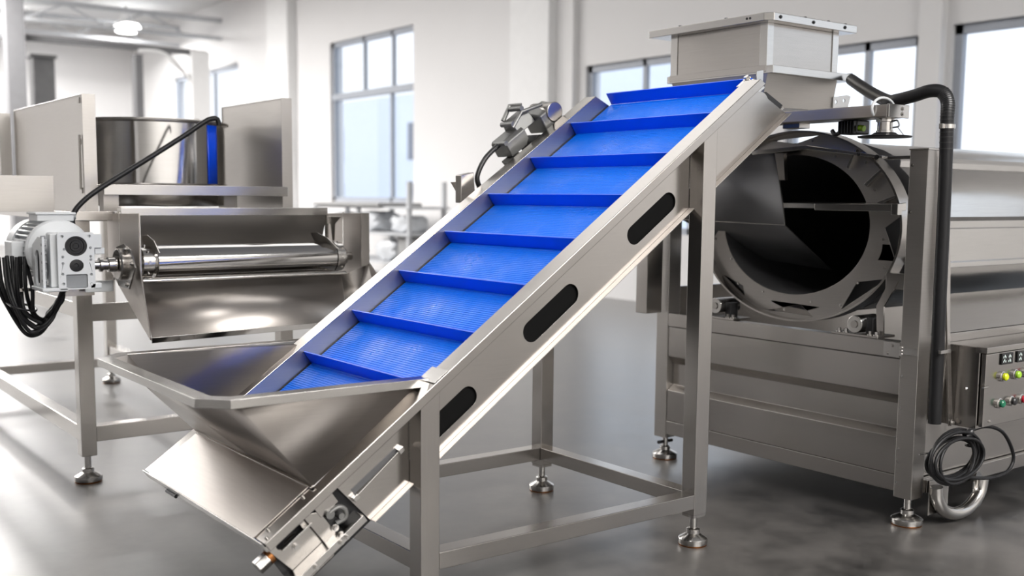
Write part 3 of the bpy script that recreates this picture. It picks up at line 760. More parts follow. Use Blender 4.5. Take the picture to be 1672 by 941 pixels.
fn = obj('outlet_funnel', hexa(new(), [(HX0+.03, HY0+.05, 1.955), (HX1-.03, HY0-.005, 1.955), (HX1-.03, HY1-.05, 1.955), (HX0+.03, HY1-.05, 1.955), (HX0, HY0-.01, 2.112), (HX1, HY0-.01, 2.112), (HX1, HY1, 2.112), (HX0, HY1, 2.112)]), 'hood', sup, bevel=.002)
obj('funnel_flange', B(HX0-.004, HX1+.085, HY0-.045, HY1+.03, 2.110, 2.147), 'bright', fn, bevel=.002)
obj('flange_hook', B(HX1+.085, HX1+.095, HY0-.035, HY0+.01, 2.115, 2.155), 'black', fn, bevel=.002)
pieces('support_foot', box(box(new(), 4.22, 4.34, 3.60, 3.66, 1.921, 1.96), 4.22, 4.34, 4.08, 4.14, 1.921, 1.96), 'steel', fn)
lg = obj('mounting_lug', plate([(0, 0), (.115, 0), (.145, .085), (.115, .09), (0, .072)], [ell(.025, .05, .009, .009, 16), ell(.09, .06, .009, .009, 16)], lambda a, b, c: (HX1-.03+a, 3.53+c, 1.955+b), .006), 'bright', fn, bevel=.001)

# ------------------------------------------------------------------ black hose down the post
ho = thing('flexible_conduit', 'thick black ribbed conduit arching from the box hopper down the front post', 'hose', (4.53, 2.72, .5))
path = spline([(4.78, 3.47, 2.115), (4.62, 3.25, 2.03), (4.45, 3.03, 1.962), (4.41, 2.955, 1.956), (4.405, 2.86, 1.970), (4.405, 2.785, 1.985), (4.415, 2.732, 1.977), (4.418, 2.704, 1.933), (4.408, 2.696, 1.855), (4.411, 2.694, 1.70), (4.418, 2.694, 1.4), (4.423, 2.694, 1.0), (4.428, 2.694, .72), (4.432, 2.694, .50)], 14)
bm = new()
obj('hose', tube(bm, path, .029, 18), 'rubber', ho)
bm = new()
for i, p in enumerate(path):
    if 6*14 < i < 9*14 and i % 2 == 0:
        d = (path[i+1]-path[i-1]).normalized(); cyl(bm, p-d*.002, p+d*.002, .0305, n=18)
obj('ribs', bm, 'black', ho)
cl = obj('clamp', cyl(new(), (4.409, 2.695, 1.817), (4.409, 2.695, 1.835), .034, n=24), 'bright', ho)
obj('clamp_screw', box(new(), 4.360, 4.378, 2.685, 2.705, 1.815, 1.837), 'bright', cl, bevel=.002)
obj('clip', box(new(), 4.39, 4.47, 2.655, 2.667, .825, .840), 'bright', ho)

# ------------------------------------------------------------------ control box
cbx = thing('control_box', 'stainless steel control cabinet with coloured push buttons beside the front post', 'control box', (4.95, 2.66, .46))
CX, CY, CZ0, CZ1 = 4.60, 2.560, .470, .846
obj('cabinet', B(CX, 5.45, CY+.03, 2.770, CZ0, CZ1), 'steel', cbx, bevel=.004)
dd = obj('door', B(CX+.004, 5.45, CY, CY+.024, CZ0+.012, CZ1-.028), 'steel', cbx, bevel=.004)
obj('rain_cap', B(CX-.004, 5.46, CY-.006, CY+.05, CZ1-.026, CZ1+.002), 'steel', cbx, bevel=.003)
def button(x, z, m, cap=True):
    b_ = obj('button', lathe(new(), (x, CY, z), [(.024, 0), (.024, .010), (.020, .012), (.020, .016)], axis=(0, -1, 0), n=28), 'bright', dd)
    obj('button_cap', lathe(new(), (x, CY, z), [(.017, .014), (.017, .026), (.012, .031), (0, .032)], axis=(0, -1, 0), n=24), m, b_, label={'yellow': 'yellow cap', 'lime': 'lime green cap', 'red': 'red cap', 'green': 'dark green cap', 'black': 'black cap'}[m])
for x, m in ((4.738, 'yellow'), (4.850, 'lime'), (4.945, 'red'), (5.05, 'lime'), (5.16, 'red')): button(x, .706, m)
for x, m in ((4.724, 'green'), (4.828, 'black'), (4.918, 'red'), (5.03, 'green'), (5.14, 'black')): button(x, .583, m)
for x in (4.722, 4.86, 5.0, 5.14):
    dsp = obj('meter', B(x, x+.098, CY-.008, CY, .760, .812), 'display', dd, bevel=.002)
    bm = new()
    for d_ in range(2):
        for r_ in range(2):
            for g in range(3):
                xx = x+.012+d_*.045+random.random()*.004; zz = .770+r_*.020
                box(bm, xx+g*.008, xx+g*.008+.004, CY-.0088, CY-.008, zz+(g % 2)*.006, zz+(g % 2)*.006+.009)
    obj('digits', bm, 'seg', dsp)
la = obj('latch', cyl(new(), (CX+.02, CY-.002, .668), (CX-.02, CY-.004, .668), .005, n=10), 'bright', cbx)
obj('latch_knob', lathe(new(), (CX-.055, CY+.05, .66), [(0, 0), (.007, .004), (.008, .014), (.004, .02), (0, .021)], axis=(-1, 0, .2), n=14), 'bright', la)
bm = new()
for x, z in ((CX+.06, CZ0+.035), (5.3, CZ0+.035)): bolt(bm, (x, CY, z), (0, -1, 0), .006, .005)
pieces('screw', bm, 'bright', dd)
obj('gland', cyl(new(), (4.58, 2.60, .462), (4.55, 2.61, .44), .018, n=16), 'black', cbx)

# ------------------------------------------------------------------ cable coil
co_ = thing('cable_coil', 'coil of black cable hung on the front post beside the control box', 'cable', (4.5, 2.65, .35))
cc = Vector((4.487, 2.635, .355))
for j in range(8):
    pts = []
    ra = .190+random.uniform(-.050, .015); rz = .112+random.uniform(-.030, .012)
    ox, oy, oz = random.uniform(-.03, .03), -.009*j+.012, random.uniform(-.016, .016)
    ph = random.uniform(0, 6)
    for i in range(40):
        t = 2*PI*i/40; w_ = 1+.05*math.sin(2*t+ph)
        pts.append(cc+Vector((ox+ra*w_*math.cos(t), oy+.010*math.sin(t+ph), oz+rz*w_*math.sin(t))))
    obj('loop', tube(new(), pts, .0078, 10, closed=True), 'rubber', co_)
lead = spline([(4.55, 2.60, .462), (4.70, 2.60, .47), (4.86, 2.60, .42), (4.965, 2.60, .30), (4.93, 2.60, .23), (4.80, 2.60, .215), (4.66, 2.60, .232), (4.55, 2.61, .255)], 10)
obj('lead', tube(new(), lead, .0085, 10), 'rubber', co_)
obj('hook', tube(new(), [(4.27, 2.66, .385), (4.35, 2.64, .388)], .004, 8), 'bright', co_)
obj('tie', tube(new(), [cc+Vector((.135+.022*math.cos(2*PI*i/16), -.01+.022*math.sin(2*PI*i/16)*.9, .03)) for i in range(16)], .004, 6, closed=True), 'black', co_)

# ------------------------------------------------------------------ pan feeder stand (left)
fe = thing('feeder_stand', 'stainless steel stand with two upright guard panels holding the round pan', 'stand', (2.1, 7.2, 0))
def vleg(x, y, zt, fr=.07):
    l = obj('leg', B(x, x+.078, y, y+.08, .14, zt), 'steel_v', fe, bevel=.003)
    level_foot(l, x+.039, y+.04, .145, fr)
    return l
vleg(1.532, 5.720, 1.40); vleg(2.650, 5.720, 1.40); vleg(2.55, 8.70, 1.40); vleg(1.532, 8.70, 1.40)
obj('cross_bar', B(1.610, 2.650, 5.722, 5.80, .213, .296), 'steel', fe, bevel=.003)
obj('cross_bar', B(.2, 2.55, 8.36, 8.44, .19, .255), 'steel', fe, bevel=.003)
obj('side_bar', B(1.533, 1.608, 5.80, 8.70, .218, .300), 'steel', fe, bevel=.003)
obj('side_bar', B(2.56, 2.64, 5.80, 8.70, .218, .300), 'steel', fe, bevel=.003)
obj('mid_bar', B(1.610, 2.650, 5.76, 5.80, .84, .93), 'steel', fe, bevel=.003)
obj('mid_side_bar', B(1.545, 1.608, 5.80, 8.70, .86, .94), 'steel', fe, bevel=.003)
obj('mid_side_bar', B(2.66, 2.72, 5.80, 8.70, .80, .88), 'steel', fe, bevel=.003)
pieces('top_frame_bar', box(box(box(new(), 1.56, 2.70, 5.70, 5.76, 1.36, 1.405), 1.56, 1.64, 5.76, 8.78, 1.36, 1.405), 2.64, 2.72, 5.76, 8.78, 1.36, 1.405), 'steel', fe, bevel=.003)
def hood(x0, x1, y0, y1, z0, z1):
    h = obj('guard_panel', B(x0+.004, x0+.010, y0+.004, y1, z0, z1-.004), 'hood', fe, bevel=.001)
    obj('panel_return', B(x0, x1, y0, y0+.006, z0, z1), 'hood', h, bevel=.001)
    obj('panel_top', B(x0, x1, y0+.006, y1, z1-.006, z1), 'bright', h, bevel=.001)
    obj('panel_back', B(x0, x1, y1-.006, y1, z0, z1-.006), 'hood', h, bevel=.001)
    return h
h1 = hood(1.613, 1.680, 5.80, 7.27, 1.405, 2.006)
h2 = hood(2.712, 2.776, 5.80, 6.68, 1.405, 2.052)
bm = new()
for z in (1.96, 1.75, 1.50): box(bm, 1.606, 1.613, 5.83, 5.85, z, z+.03)
pieces('hinge', bm, 'steel', h1)
obj('latch_rod', tube(new(), [(1.608, 5.845, 1.80), (1.606, 5.843, 1.52)], .006, 8), 'steel', h1)
sf = obj('shelf', B(1.685, 2.706, 5.722, 7.2, 1.535, 1.548), 'bright', fe, bevel=.002)
obj('shelf_lip', B(1.685, 2.706, 5.716, 5.722, 1.494, 1.548), 'bright', sf, bevel=.002)
pieces('shelf_stub', box(box(new(), 2.42, 2.50, 5.95, 6.03, 1.405, 1.535), 1.75, 1.83, 5.95, 6.03, 1.405, 1.535), 'steel', fe)
obj('shelf_boss', lathe(new(), (2.2, 6.5, 1.43), [(.39, 0), (.40, .02), (.40, .08), (.36, .105)], n=48), 'steel', fe)
# square guard in front of the left panel and the next panel behind it
obj('front_guard', box(box(new(), .55, 1.487, 5.90, 5.906, 1.405, 1.587), .55, 1.487, 5.906, 6.2, 1.581, 1.587), 'hood', fe, bevel=.001)
h3 = hood(1.545, 1.61, 7.35, 8.75, 1.405, 1.992)

pan = thing('round_pan', 'round polished steel pan with a blue vertical strip, between the upright panels', 'pan', (2.2, 6.5, 1.548))
PR = .425
obj('pan_wall', lathe(new(), (2.2, 6.5, 1.550), [(PR, 0), (PR, .362), (PR-.006, .362), (PR-.006, .01), (0, .01)], n=96), 'mirror', pan, smooth=40)
obj('pan_rim', tube(new(), [(2.2+(PR+.012)*math.cos(2*PI*i/96), 6.5+(PR+.012)*math.sin(2*PI*i/96), 1.914) for i in range(96)], .011, 10, closed=True), 'steel', pan)
obj('foot_ring', tube(new(), [(2.2+(PR+.004)*math.cos(2*PI*i/96), 6.5+(PR+.004)*math.sin(2*PI*i/96), 1.556) for i in range(96)], .006, 8, closed=True), 'steel', pan)
bm = new(); a0, a1 = math.radians(-63), math.radians(-54)
a0, a1 = math.radians(-62.5), math.radians(-50.5)
for i in range(8):
    for r_, z_ in ((PR+.003, 1.562), (PR+.003, 1.900)): t = a0+(a1-a0)*i/7; bm.verts.new((2.2+r_*math.cos(t), 6.5+r_*math.sin(t), z_))
bm.verts.ensure_lookup_table()
for i in range(7): bm.faces.new((bm.verts[2*i], bm.verts[2*i+2], bm.verts[2*i+3], bm.verts[2*i+1]))
obj('blue_strip', bm, 'blue_flat', pan, solid=.003, label='bright blue vertical strip')
obj('top_bar', B(2.18, 2.52, 6.60, 6.625, 1.915, 1.945), 'grey_paint', pan, bevel=.003)
obj('bar_post', B(2.50, 2.535, 6.59, 6.63, 1.905, 1.965), 'bright', pan, bevel=.002)

hs = thing('black_hose', 'black hose slanting up across the round pan', 'hose', (1.5, 5.9, 1.38))
obj('hose', tube(new(), spline([(1.494, 5.60, 1.345), (1.497, 5.60, 1.39), (1.53, 5.60, 1.443), (1.622, 5.60, 1.519), (1.871, 5.60, 1.677), (2.066, 5.60, 1.803), (2.178, 5.60, 1.880), (2.222, 5.60, 1.900), (2.25, 5.60, 1.897), (2.258, 5.60, 1.868)], 8), .0135, 12), 'rubber', hs)

# ------------------------------------------------------------------ roller discharge trough
tr = thing('roller_trough', 'open steel discharge trough with a polished roller and sloping lip', 'trough', (2.3, 5.3, .85))
XA, XB_ = 1.692, 2.940
endp = [(5.205, 1.408), (5.692, 1.398), (5.692, 1.12), (5.42, .98), (4.905, .835), (4.90, .85), (5.205, 1.14)]
for x, sg in ((XA, 1), (XB_, -1)):
    ep = obj('end_plate', plate(endp, [stadium(5.33, 1.158, 5.40, 1.158, .042)] if sg == 1 else [], lambda a, b, c, x=x, sg=sg: (x+c-sg*(max(0, 5.2-a))*.20, a, b), .006), 'brown_steel', tr, bevel=.001)
    obj('end_fold', B(x-.004, x+.004, 5.49, 5.500, 1.18, 1.408), 'bright', ep)
obj('end_flange', B(XB_-.05, XB_, 5.200, 5.206, 1.12, 1.408), 'steel', tr, bevel=.001)
obj('end_flange', B(XA, XA+.004, 5.198, 5.206, 1.12, 1.408), 'bright', tr)
obj('top_beam', B(1.70, 2.845, 5.50, 5.56, 1.390, 1.432), 'bright', tr, bevel=.003)
obj('back_panel', hexa(new(), [(1.70, 5.66, 1.06), (2.845, 5.66, 1.06), (2.845, 5.666, 1.06), (1.70, 5.666, 1.06), (1.70, 5.515, 1.392), (2.845, 5.515, 1.392), (2.845, 5.521, 1.392), (1.70, 5.521, 1.392)]), 'hood', tr)
obj('beam_stub', B(1.50, 1.70, 5.60, 5.66, 1.365, 1.412), 'steel', tr, bevel=.002)
obj('panel_edge', B(2.838, 2.848, 5.50, 5.526, 1.22, 1.39), 'bright', tr)
bm = new(); prism(bm, [(5.36, 1.385), (5.50, 1.385), (5.50, 1.345), (5.48, 1.34), (5.46, 1.25), (5.44, 1.25), (5.43, 1.345)], 'x', 2.85, 2.855)
obj('gusset_arm', bm, 'steel', tr, bevel=.001)
RYc, RZc, RR = 5.33, 1.168, .083
rl = obj('roller', lathe(new(), (1.795, RYc, RZc), [(.0, 0), (RR-.004, 0), (RR, .004), (RR, .975), (RR-.004, .979), (0, .979)], axis=(1, 0, 0), n=64), 'mirror', tr, smooth=35)
obj('roller_collar', lathe(new(), (1.725, RYc, RZc), [(.04, 0), (.075, .004), (.075, .055), (.06, .06), (.06, .07)], axis=(1, 0, 0), n=32), 'bright', rl)
obj('roller_collar', lathe(new(), (2.776, RYc, RZc), [(RR+.002, 0), (RR+.002, .012), (.078, .014), (.078, .05), (.045, .055), (.045, .08), (.022, .08), (.022, .12)], axis=(1, 0, 0), n=32), 'bright', rl)
bm = new()
for i in range(8):
    t = 2*PI*i/8
    for x in (1.755, 2.812): bolt(bm, (x, RYc+.076*math.cos(t), RZc+.076*math.sin(t)), (0, math.cos(t), math.sin(t)), .006, .006)
pieces('collar_bolt', bm, 'bright', rl)
def fin(x): return plate([(5.235, 1.215), (5.26, 1.275), (5.33, 1.30), (5.42, 1.295), (5.45, 1.26), (5.42, 1.225)], [], lambda a, b, c: (x+c+(b-1.21)*(-.9 if x > 2.3 else -.3), a, b), .005)
obj('roller_scraper', fin(2.775), 'hood', tr, bevel=.001); obj('roller_scraper', fin(1.80), 'hood', tr, bevel=.001)
obj('wiper_rod', tube(new(), [(1.705, 5.215, 1.083), (2.80, 5.215, 1.085)], .011, 12), 'bright', tr)
bm = new()
A4 = [(1.700, 5.24, 1.070), (2.790, 5.24, 1.070), (2.635, 4.905, .866), (1.640, 4.905, .846)]
bm.faces.new([bm.verts.new(p) for p in A4]); ch = obj('lip_plate', bm, 'brown_steel', tr, solid=.005)
bm = new(); bm.faces.new([bm.verts.new(p) for p in ((2.790, 5.24, 1.070), (2.93, 5.20, 1.125), (2.875, 4.99, .93), (2.640, 4.905, .864))])
obj('lip_wing', bm, 'brown_steel', ch, solid=.005)
obj('lip_edge', hexa(new(), [(1.636, 4.898, .822), (2.64, 4.898, .842), (2.64, 4.906, .842), (1.636, 4.906, .822), (1.636, 4.898, .847), (2.64, 4.898, .867), (2.64, 4.906, .867), (1.636, 4.906, .847)]), 'mirror', ch, bevel=.001)
obj('drip_pan', hexa(new(), [(1.70, 4.95, .84), (2.62, 4.95, .86), (2.90, 5.50, 1.02), (1.70, 5.50, 1.02), (1.70, 4.95, .845), (2.62, 4.95, .865), (2.90, 5.50, 1.03), (1.70, 5.50, 1.03)]), 'steel', tr)
# near bearing flange with shaft
bf = obj('bearing_flange', plate([(5.14, 1.155), (5.20, 1.235), (5.30, 1.26), (5.42, 1.24), (5.46, 1.12), (5.40, 1.05), (5.24, 1.045)], [], lambda a, b, c: (1.650+c, a, b), .008), 'steel', tr, bevel=.002)
obj('bearing_housing', lathe(new(), (1.62, RYc, 1.160), [(.03, 0), (.07, 0), (.078, .006), (.078, .05), (.06, .055)], axis=(1, 0, 0), n=36), 'steel', bf)
obj('drive_shaft', lathe(new(), (1.465, RYc, 1.160), [(.022, 0), (.022, .07), (.034, .072), (.034, .085), (.026, .086), (.026, .11), (.036, .112), (.036, .15), (.018, .155), (.018, .30)], axis=(1, 0, 0), n=28), 'bright', bf)
bm = new()
for y, z in ((5.19, 1.17), (5.27, 1.235), (5.41, 1.09), (5.27, 1.065)): bolt(bm, (1.646, y, z), (-1, 0, 0), .009, .008)
pieces('bolt', bm, 'bright', bf)
bm = new()
for z in (1.02+.14, 1.20): bolt(bm, (XB_+.003, 5.25, z), (1, 0, 0), .014, .014)
pieces('end_bolt', bm, 'bright', tr)

# ------------------------------------------------------------------ gear motor
gm = thing('gear_motor', 'white painted gear motor with finned body and two black round openings', 'motor', (1.38, 5.5, 1.05))
GY = 5.205
def rr(x0, x1, z0, z1, r, n=5):
    out = []
    for cx_, cz_, t0 in ((x1-r, z1-r, 0), (x0+r, z1-r, PI/2), (x0+r, z0+r, PI), (x1-r, z0+r, 1.5*PI)):
        for i in range(n+1): t = t0+PI/2*i/n; out.append((cx_+r*math.cos(t), cz_+r*math.sin(t)))
    return out
gp = rr(1.322, 1.475, 1.062, 1.316, .012)
gb = obj('gear_case', plate(gp, [], lambda a, b, c: (a, GY+.115+c, b), .215), 'white_paint', gm, bevel=.006)
obj('case_face', plate(rr(1.316, 1.480, 1.058, 1.322, .014), [ell(1.398, 1.258, .050, .046, 36), ell(1.398, 1.168, .032, .029, 28), rr(1.350, 1.446, 1.064, 1.128, .006)]+[ell(x, z, .007, .007, 12) for x, z in ((1.338, 1.303), (1.458, 1.303), (1.338, 1.085), (1.462, 1.08), (1.462, 1.125), (1.335, 1.13))], lambda a, b, c: (a, GY+c, b), .016), 'white_paint', gm, bevel=.0025)
sd = obj('shaft_bore', lathe(new(), (1.398, GY-.001, 1.258), [(0, 0), (.012, 0), (.014, -.003), (.024, -.003), (.026, .002), (.036, .002), (.038, -.002), (.050, -.002), (.050, .006)], axis=(0, 1, 0), n=36), 'rubber', gm)
obj('shaft_bore', lathe(new(), (1.398, GY-.001, 1.168), [(0, 0), (.008, 0), (.010, -.003), (.016, -.003), (.031, 0), (.031, .006)], axis=(0, 1, 0), n=30), 'rubber', gm)
obj('cover_plate', B(1.351, 1.445, GY+.002, GY+.008, 1.066, 1.127), 'grey_cover', gm)
pieces('case_foot', box(box(new(), 1.245, 1.36, GY-.008, GY+.20, 1.050, 1.068), 1.455, 1.51, GY-.008, GY+.06, 1.058, 1.085), 'white_paint', gm, bevel=.005)
# open web on the side of the case
side = plate([(GY+.02, 1.065), (GY+.20, 1.065), (GY+.20, 1.26), (GY+.10, 1.30), (GY+.02, 1.30)], [stadium(GY+.115, 1.105, GY+.115, 1.20, .038)], lambda a, b, c: (1.262+c, a, b), .012)
obj('side_web', side, 'white_paint', gm, bevel=.003)
obj('side_shoulder', B(1.290, 1.325, GY+.02, GY+.06, 1.068, 1.315), 'white_paint', gm, bevel=.006)
obj('web_shade', B(1.276, 1.280, GY+.05, GY+.19, 1.08, 1.24), 'grey_cover', gm)  # darker sheet stands in for the shaded inside of the opening
bm = new()
for z in (1.30, 1.265, 1.225, 1.185, 1.145, 1.10): cyl(bm, (1.255, GY+.03, z), (1.275, GY+.03, z), .007, n=12)
for x, z in ((1.345, 1.245), (1.338, 1.21), (1.338, 1.18), (1.462, 1.25), (1.462, 1.21), (1.462, 1.195)): bolt(bm, (x, GY-.008, z), (0, -1, 0), .004, .003)
pieces('case_bolt', bm, 'grey_cover', gm)
MC = (1.385, 1.225)
mb = obj('motor_flange', lathe(new(), (MC[0], 5.415, MC[1]), [(.05, -.02), (.085, -.012), (.09, .0), (.142, .02), (.150, .03), (.150, .055), (.14, .06)], axis=(0, 1, 0), n=56), 'white_paint', gm, smooth=30)
obj('motor_body', lathe(new(), (MC[0], 5.47, MC[1]), [(.120, 0), (.120, .30), (.10, .31)], axis=(0, 1, 0), n=48), 'white_paint', gm)
bm = new()
for i in range(36):
    t = 2*PI*i/36
    c0, s0_ = math.cos(t), math.sin(t)
    if abs(t-PI/2) < .45: continue
    u = Vector((-s0_, 0, c0))*.004; r_a, r_b = .118, .146
    base = Vector((MC[0], 0, MC[1])); dr_ = Vector((c0, 0, s0_))
    p = [base+dr_*r_a-u, base+dr_*r_a+u, base+dr_*r_b+u, base+dr_*r_b-u]
    hexa(bm, [(q_.x, 5.475, q_.z) for q_ in p]+[(q_.x, 5.74, q_.z) for q_ in p])
pieces('cooling_fin', bm, 'white_paint', gm)
obj('fan_cover', lathe(new(), (MC[0], 5.745, MC[1]), [(.150, 0), (.150, .11), (.135, .135), (0, .14)], axis=(0, 1, 0), n=48), 'white_paint', gm)
tb = obj('terminal_box', box(new(), 1.305, 1.475, 5.50, 5.66, 1.365, 1.400), 'white_paint', gm, bevel=.005)
obj('box_lid', B(1.297, 1.483, 5.492, 5.668, 1.397, 1.408), 'white_paint', tb, bevel=.003)
obj('side_terminal', box(new(), 1.19, 1.255, 5.52, 5.66, 1.16, 1.27), 'white_paint', gm, bevel=.006)
obj('cable_gland', cyl(new(), (1.475, 5.57, 1.385), (1.50, 5.57, 1.385), .014, n=14), 'grey_cover', tb)
bm = new(); box(bm, 1.490, 1.53, 5.25, 5.29, 1.245, 1.31); box(bm, 1.50, 1.545, 5.26, 5.28, 1.215, 1.245)
obj('side_clip', bm, 'white_paint', gm, bevel=.003)
obj('torque_plate', B(1.50, 1.635, 5.44, 5.45, 1.02, 1.075), 'white_paint', gm, bevel=.003)
obj('mounting_plate', B(1.20, 1.56, 5.47, 5.50, 1.035, 1.05), 'steel', gm)
obj('mounting_arm', box(new(), 1.40, 1.56, 5.50, 5.72, 1.0, 1.035), 'steel', gm)

cbn = thing('cable_bundle', 'bundle of black cables hanging in loops beneath the gear motor', 'cables', (1.28, 5.5, .82))
for j in range(9):
    o_ = lambda s: random.uniform(-s, s)
    pts = [(1.12+.016*j+o_(.01), 5.50+o_(.05), 1.20), (1.125+.016*j+o_(.01), 5.48+o_(.05), 1.06), (1.165+.013*j+o_(.012), 5.48+o_(.05), .94), (1.235+.010*j+o_(.012), 5.48+o_(.04), .835+.008*j+o_(.008)),
           (1.295+.004*j+o_(.01), 5.48+o_(.04), .832+.010*j+o_(.008)), (1.345+o_(.014), 5.47+o_(.04), .90+.005*j), (1.375+o_(.015), 5.45+o_(.03), .98), (1.40+o_(.012), 5.42+o_(.02), 1.045)]
    obj('cable', tube(new(), spline(pts, 8), .0095, 10), 'rubber', cbn)
obj('cable_tie', tube(new(), spline([(1.165, 5.40, .97), (1.26, 5.42, .945), (1.28, 5.54, .955), (1.17, 5.56, .985)], 6, closed=True), .005, 8, closed=True), 'black', cbn)

# ------------------------------------------------------------------ far background
ga = thing('steel_gantry', 'grey painted steel portal frame far behind the left machine', 'frame', (8.5, 26.0, 0))
obj('post', B(10.02-.22, 10.02+.22, 25.9, 26.2, 0, 4.95), 'trim', ga)
obj('post', B(8.45, 8.62, 25.9, 26.2, 0, 4.75), 'col_grey', ga)
obj('post', B(5.60, 5.98, 25.6, 26.0, 0, 6.3), 'col_grey', ga)
obj('tie_beam', B(4.0, 10.2, 25.98, 26.1, 4.85, 4.98), 'col_grey', ga)
obj('curved_brace', tube(new(), spline([(8.55, 26.0, 4.85), (9.1, 26.0, 4.85), (9.55, 26.0, 4.55), (9.9, 26.0, 4.05)], 8), .04, 8), 'trim', ga)
obj('strut', tube(new(), [(9.2, 26.05, 4.9), (9.95, 26.05, 4.1)], .05, 8), 'col_grey', ga)
cabt = thing('wall_duct', 'dark grey rectangular duct standing beside the left grey post', 'duct', (6.6, 26.6, 0))
obj('duct', B(6.30, 6.78, 26.4, 26.8, 0, 4.55), 'col_dark', cabt, bevel=.02)
obj('duct_cap', B(6.26, 6.82, 26.36, 26.84, 4.55, 4.62), 'col_dark', cabt)
for i, (x0_, z0_) in enumerate(((2.5, 5.9), (6.2, 6.05))):
    bt = obj('roof_truss', tube(tube(tube(new(), [(XL, 27+i*3, z0_), (XW, 27+i*3, z0_)], .06, 8), [(XL, 27+i*3, z0_-.45), (XW, 27+i*3, z0_-.45)], .05, 8), [p for k_ in range(20) for p in ((XL+k_*.95, 27+i*3, z0_-.45*(k_ % 2)),)], .03, 6), 'rack')
    tag(bt, ['white roof truss crossing under the ceiling, nearer of the two', 'white roof truss crossing under the ceiling, farther of the two'][i], 'truss', 'roof trusses')
rk = thing('storage_rack', 'grey metal storage rack standing below the tall window', 'rack', (9.9, 16.8, 0))
for x in (9.6, 10.3):
    for y in (15.65, 17.4, 19.1): obj('upright', B(x, x+.07, y, y+.07, 0, 1.36 if y > 16 else 1.75), 'rack', rk)
for z in (.35, .85, 1.30): obj('shelf', B(9.58, 10.4, 15.6, 19.2, z-.02, z+.02), 'rack', rk)
obj('top_board', B(9.5, 10.4, 16.5, 19.0, 1.32, 1.38), 'carton', rk)
def lump(x, y, z, w, d, h, seed):
    rnd = random.Random(seed); bm = new()
    bmesh.ops.create_icosphere(bm, subdivisions=3, radius=1)
    for v in bm.verts:
        p = v.co
        k_ = 1/max(abs(p.x), abs(p.y), abs(p.z))**.75
        n_ = 1+.10*math.sin(5*p.x+seed)*math.sin(6*p.y+2*seed)*math.sin(4*p.z+seed)
        v.co = Vector((x+p.x*k_*w/2*n_, y+p.y*k_*d/2*n_, z+h/2+p.z*k_*h/2*n_))
    return bm
for i, (x, y, z, w, d, h, l) in enumerate(((9.95, 17.3, .87, .6, .9, .36, 'white plastic-wrapped bundle on the middle of the rack, widest of its shelf'), (9.95, 16.2, .87, .5, .6, .30, 'white plastic-wrapped bundle at the right end of the upper rack shelf'),
                                 (9.95, 18.4, .87, .6, .8, .33, 'white plastic-wrapped bundle at the left end of the upper rack shelf'), (9.95, 16.6, .37, .6, .7, .36, 'pale wrapped bundle on the lower rack shelf'))):
    tag(obj('wrapped_bundle', lump(x, y, z, w, d, h, i+1), 'wrap'), l, 'bundle', 'wrapped bundles on the rack')
tag(obj('carton', B(9.7, 10.3, 15.72, 16.18, .37, .80), 'carton', bevel=.02), 'grey carton at the right end of the lower rack shelf', 'box')

# ceiling lamps: lit high-bay fittings in rows
def lamp(x, y, lbl, power, grp='high-bay ceiling lamps'):
    t = thing('ceiling_lamp', lbl, 'lamp', (x, y, ZC), grp)
    obj('shade', lathe(new(), (x, y, ZC-.55), [(.34, 0), (.33, .02), (.14, .22), (.10, .40), (.09, .40), (.13, .21), (.31, .02)], n=32), 'trim', t)
    obj('stem', cyl(new(), (x, y, ZC-.2), (x, y, ZC), .03, n=10), 'col_grey', t)
    obj('bulb', lathe(new(), (x, y, ZC-.60), [(0, -.12), (.24, -.08), (.36, .02), (.30, .12), (0, .14)], n=24), 'lamp_on', t)
    L = bpy.data.lights.new('lamp_light', 'AREA'); L.shape = 'DISK'; L.size = 1.5; L.energy = power; L.color = (1, .985, .965)
    lo_ = bpy.data.objects.new('lamp_light', L); COL.objects.link(lo_); lo_.location = Vector((0, 0, -.68)); lo_.parent = t
LP = 230
lamp(9.25, 29.0, 'round glowing ceiling lamp at the right end of the far row', LP)
lamp(6.75, 31.0, 'round glowing ceiling lamp at the left edge of the picture', LP)
# unseen fill lights added at the ceiling to brighten steel, walls and floor
def panel(x, y, sx_, sy_, power, lbl):
    t = thing('unseen_fill_light', lbl, 'lamp', (x, y, ZC))
    bm = box(box(box(box(new(), x-sx_/2-.05, x+sx_/2+.05, y-sy_/2-.05, y-sy_/2, ZC-.08, ZC), x-sx_/2-.05, x+sx_/2+.05, y+sy_/2, y+sy_/2+.05, ZC-.08, ZC), x-sx_/2-.05, x-sx_/2, y-sy_/2, y+sy_/2, ZC-.08, ZC), x+sx_/2, x+sx_/2+.05, y-sy_/2, y+sy_/2, ZC-.08, ZC)
    obj('panel_frame', bm, 'trim', t)
    L = bpy.data.lights.new('fill_light', 'AREA'); L.shape = 'RECTANGLE'; L.size = sx_; L.size_y = sy_; L.energy = power; L.color = (1, .975, .95)
    lo_ = bpy.data.objects.new('fill_light', L); COL.objects.link(lo_); lo_.location = Vector((0, 0, -.06)); lo_.parent = t
panel(3.0, -4.0, 7.0, 2.4, 1550, 'long unseen fill light behind the camera')
panel(.3, 3.2, 1.6, 1.6, 55, 'small unseen light above the loading hopper, for the pool on the floor')
panel(4.8, 8.2, 5.0, 3.0, 75, 'wide unseen fill light above the drum machine')
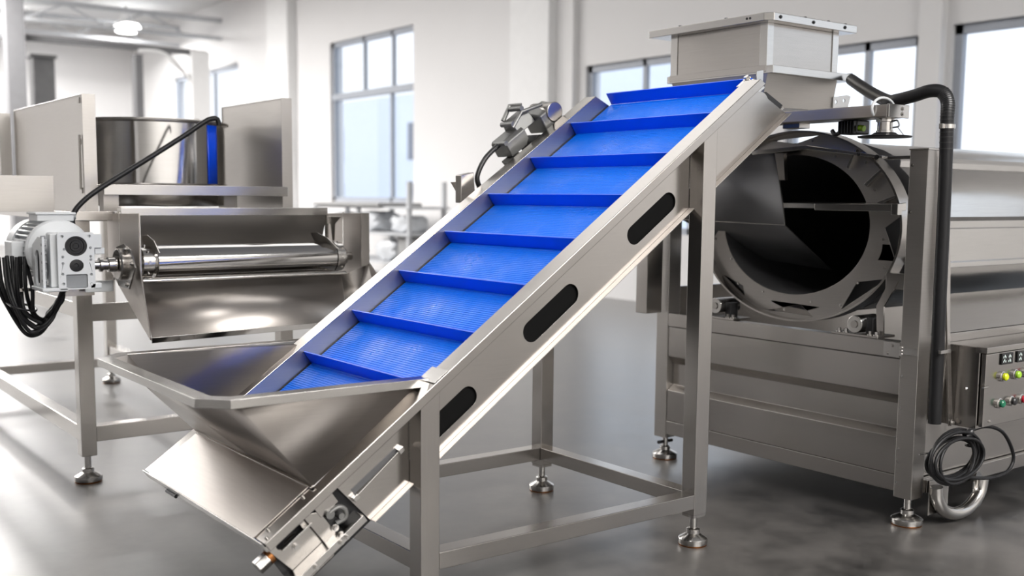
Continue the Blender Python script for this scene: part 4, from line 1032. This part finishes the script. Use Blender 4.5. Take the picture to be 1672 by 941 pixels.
panel(1.5, 15.0, 9.0, 6.0, 800, 'long unseen fill light in front of the tall window')
panel(.5, 24.5, 9.0, 4.0, 3900, 'long unseen fill light near the far wall')

# ------------------------------------------------------------------ outside
eb = thing('outside_building', 'white building with grey windows seen through the tall window', 'building', (30, 45, 0))
obj('facade', B(30, 34, 30, 70, 0, 6.8), 'ext_wall', eb)
for y in (38.8, 42.8, 46.8, 56.0):
    for z in (.3, 3.4): obj('window', B(29.95, 30.02, y, y+2.1, z, z+1.9), 'ext_win', eb)
gd = obj('outside_ground', B(XW+.5, 140, -80, 140, -.6, -.5), 'ext_wall'); gd['kind'] = 'structure'
hl = thing('outside_tree', 'hazy pale green tree outside the window at the right edge', 'tree', (24, 11.5, 0))
obj('crown', lump(24, 11.3, -.5, 2.6, 2.8, 2.9, 9), 'leaf', hl)
obj('trunk', cyl(new(), (24, 11.3, -.5), (24, 11.3, .4), .15, n=10), 'carton', hl)

# ------------------------------------------------------------------ sky and daylight
w = bpy.data.worlds.new('sky'); SC.world = w; w.use_nodes = True
bg = w.node_tree.nodes['Background']
tc = w.node_tree.nodes.new('ShaderNodeTexCoord'); sx = w.node_tree.nodes.new('ShaderNodeSeparateXYZ')
rp = w.node_tree.nodes.new('ShaderNodeValToRGB')
w.node_tree.links.new(tc.outputs['Generated'], sx.inputs[0]); w.node_tree.links.new(sx.outputs['Z'], rp.inputs[0])
rp.color_ramp.elements[0].color = (.97, .98, 1, 1); rp.color_ramp.elements[1].color = (.75, .85, 1, 1)
w.node_tree.links.new(rp.outputs[0], bg.inputs[0]); bg.inputs[1].default_value = 1.35
SC.view_settings.view_transform = 'Standard'; SC.view_settings.look = 'None'
SC.view_settings.gamma = 1; SC.view_settings.use_curve_mapping = False
SC.view_settings.exposure = 0.15
SC.cycles.max_bounces = 10; SC.cycles.diffuse_bounces = 5; SC.cycles.glossy_bounces = 6
SC.cycles.use_denoising = True
SC.cycles.sample_clamp_indirect = 2.5
SC.cycles.use_adaptive_sampling = False
SC.cycles.caustics_reflective = False
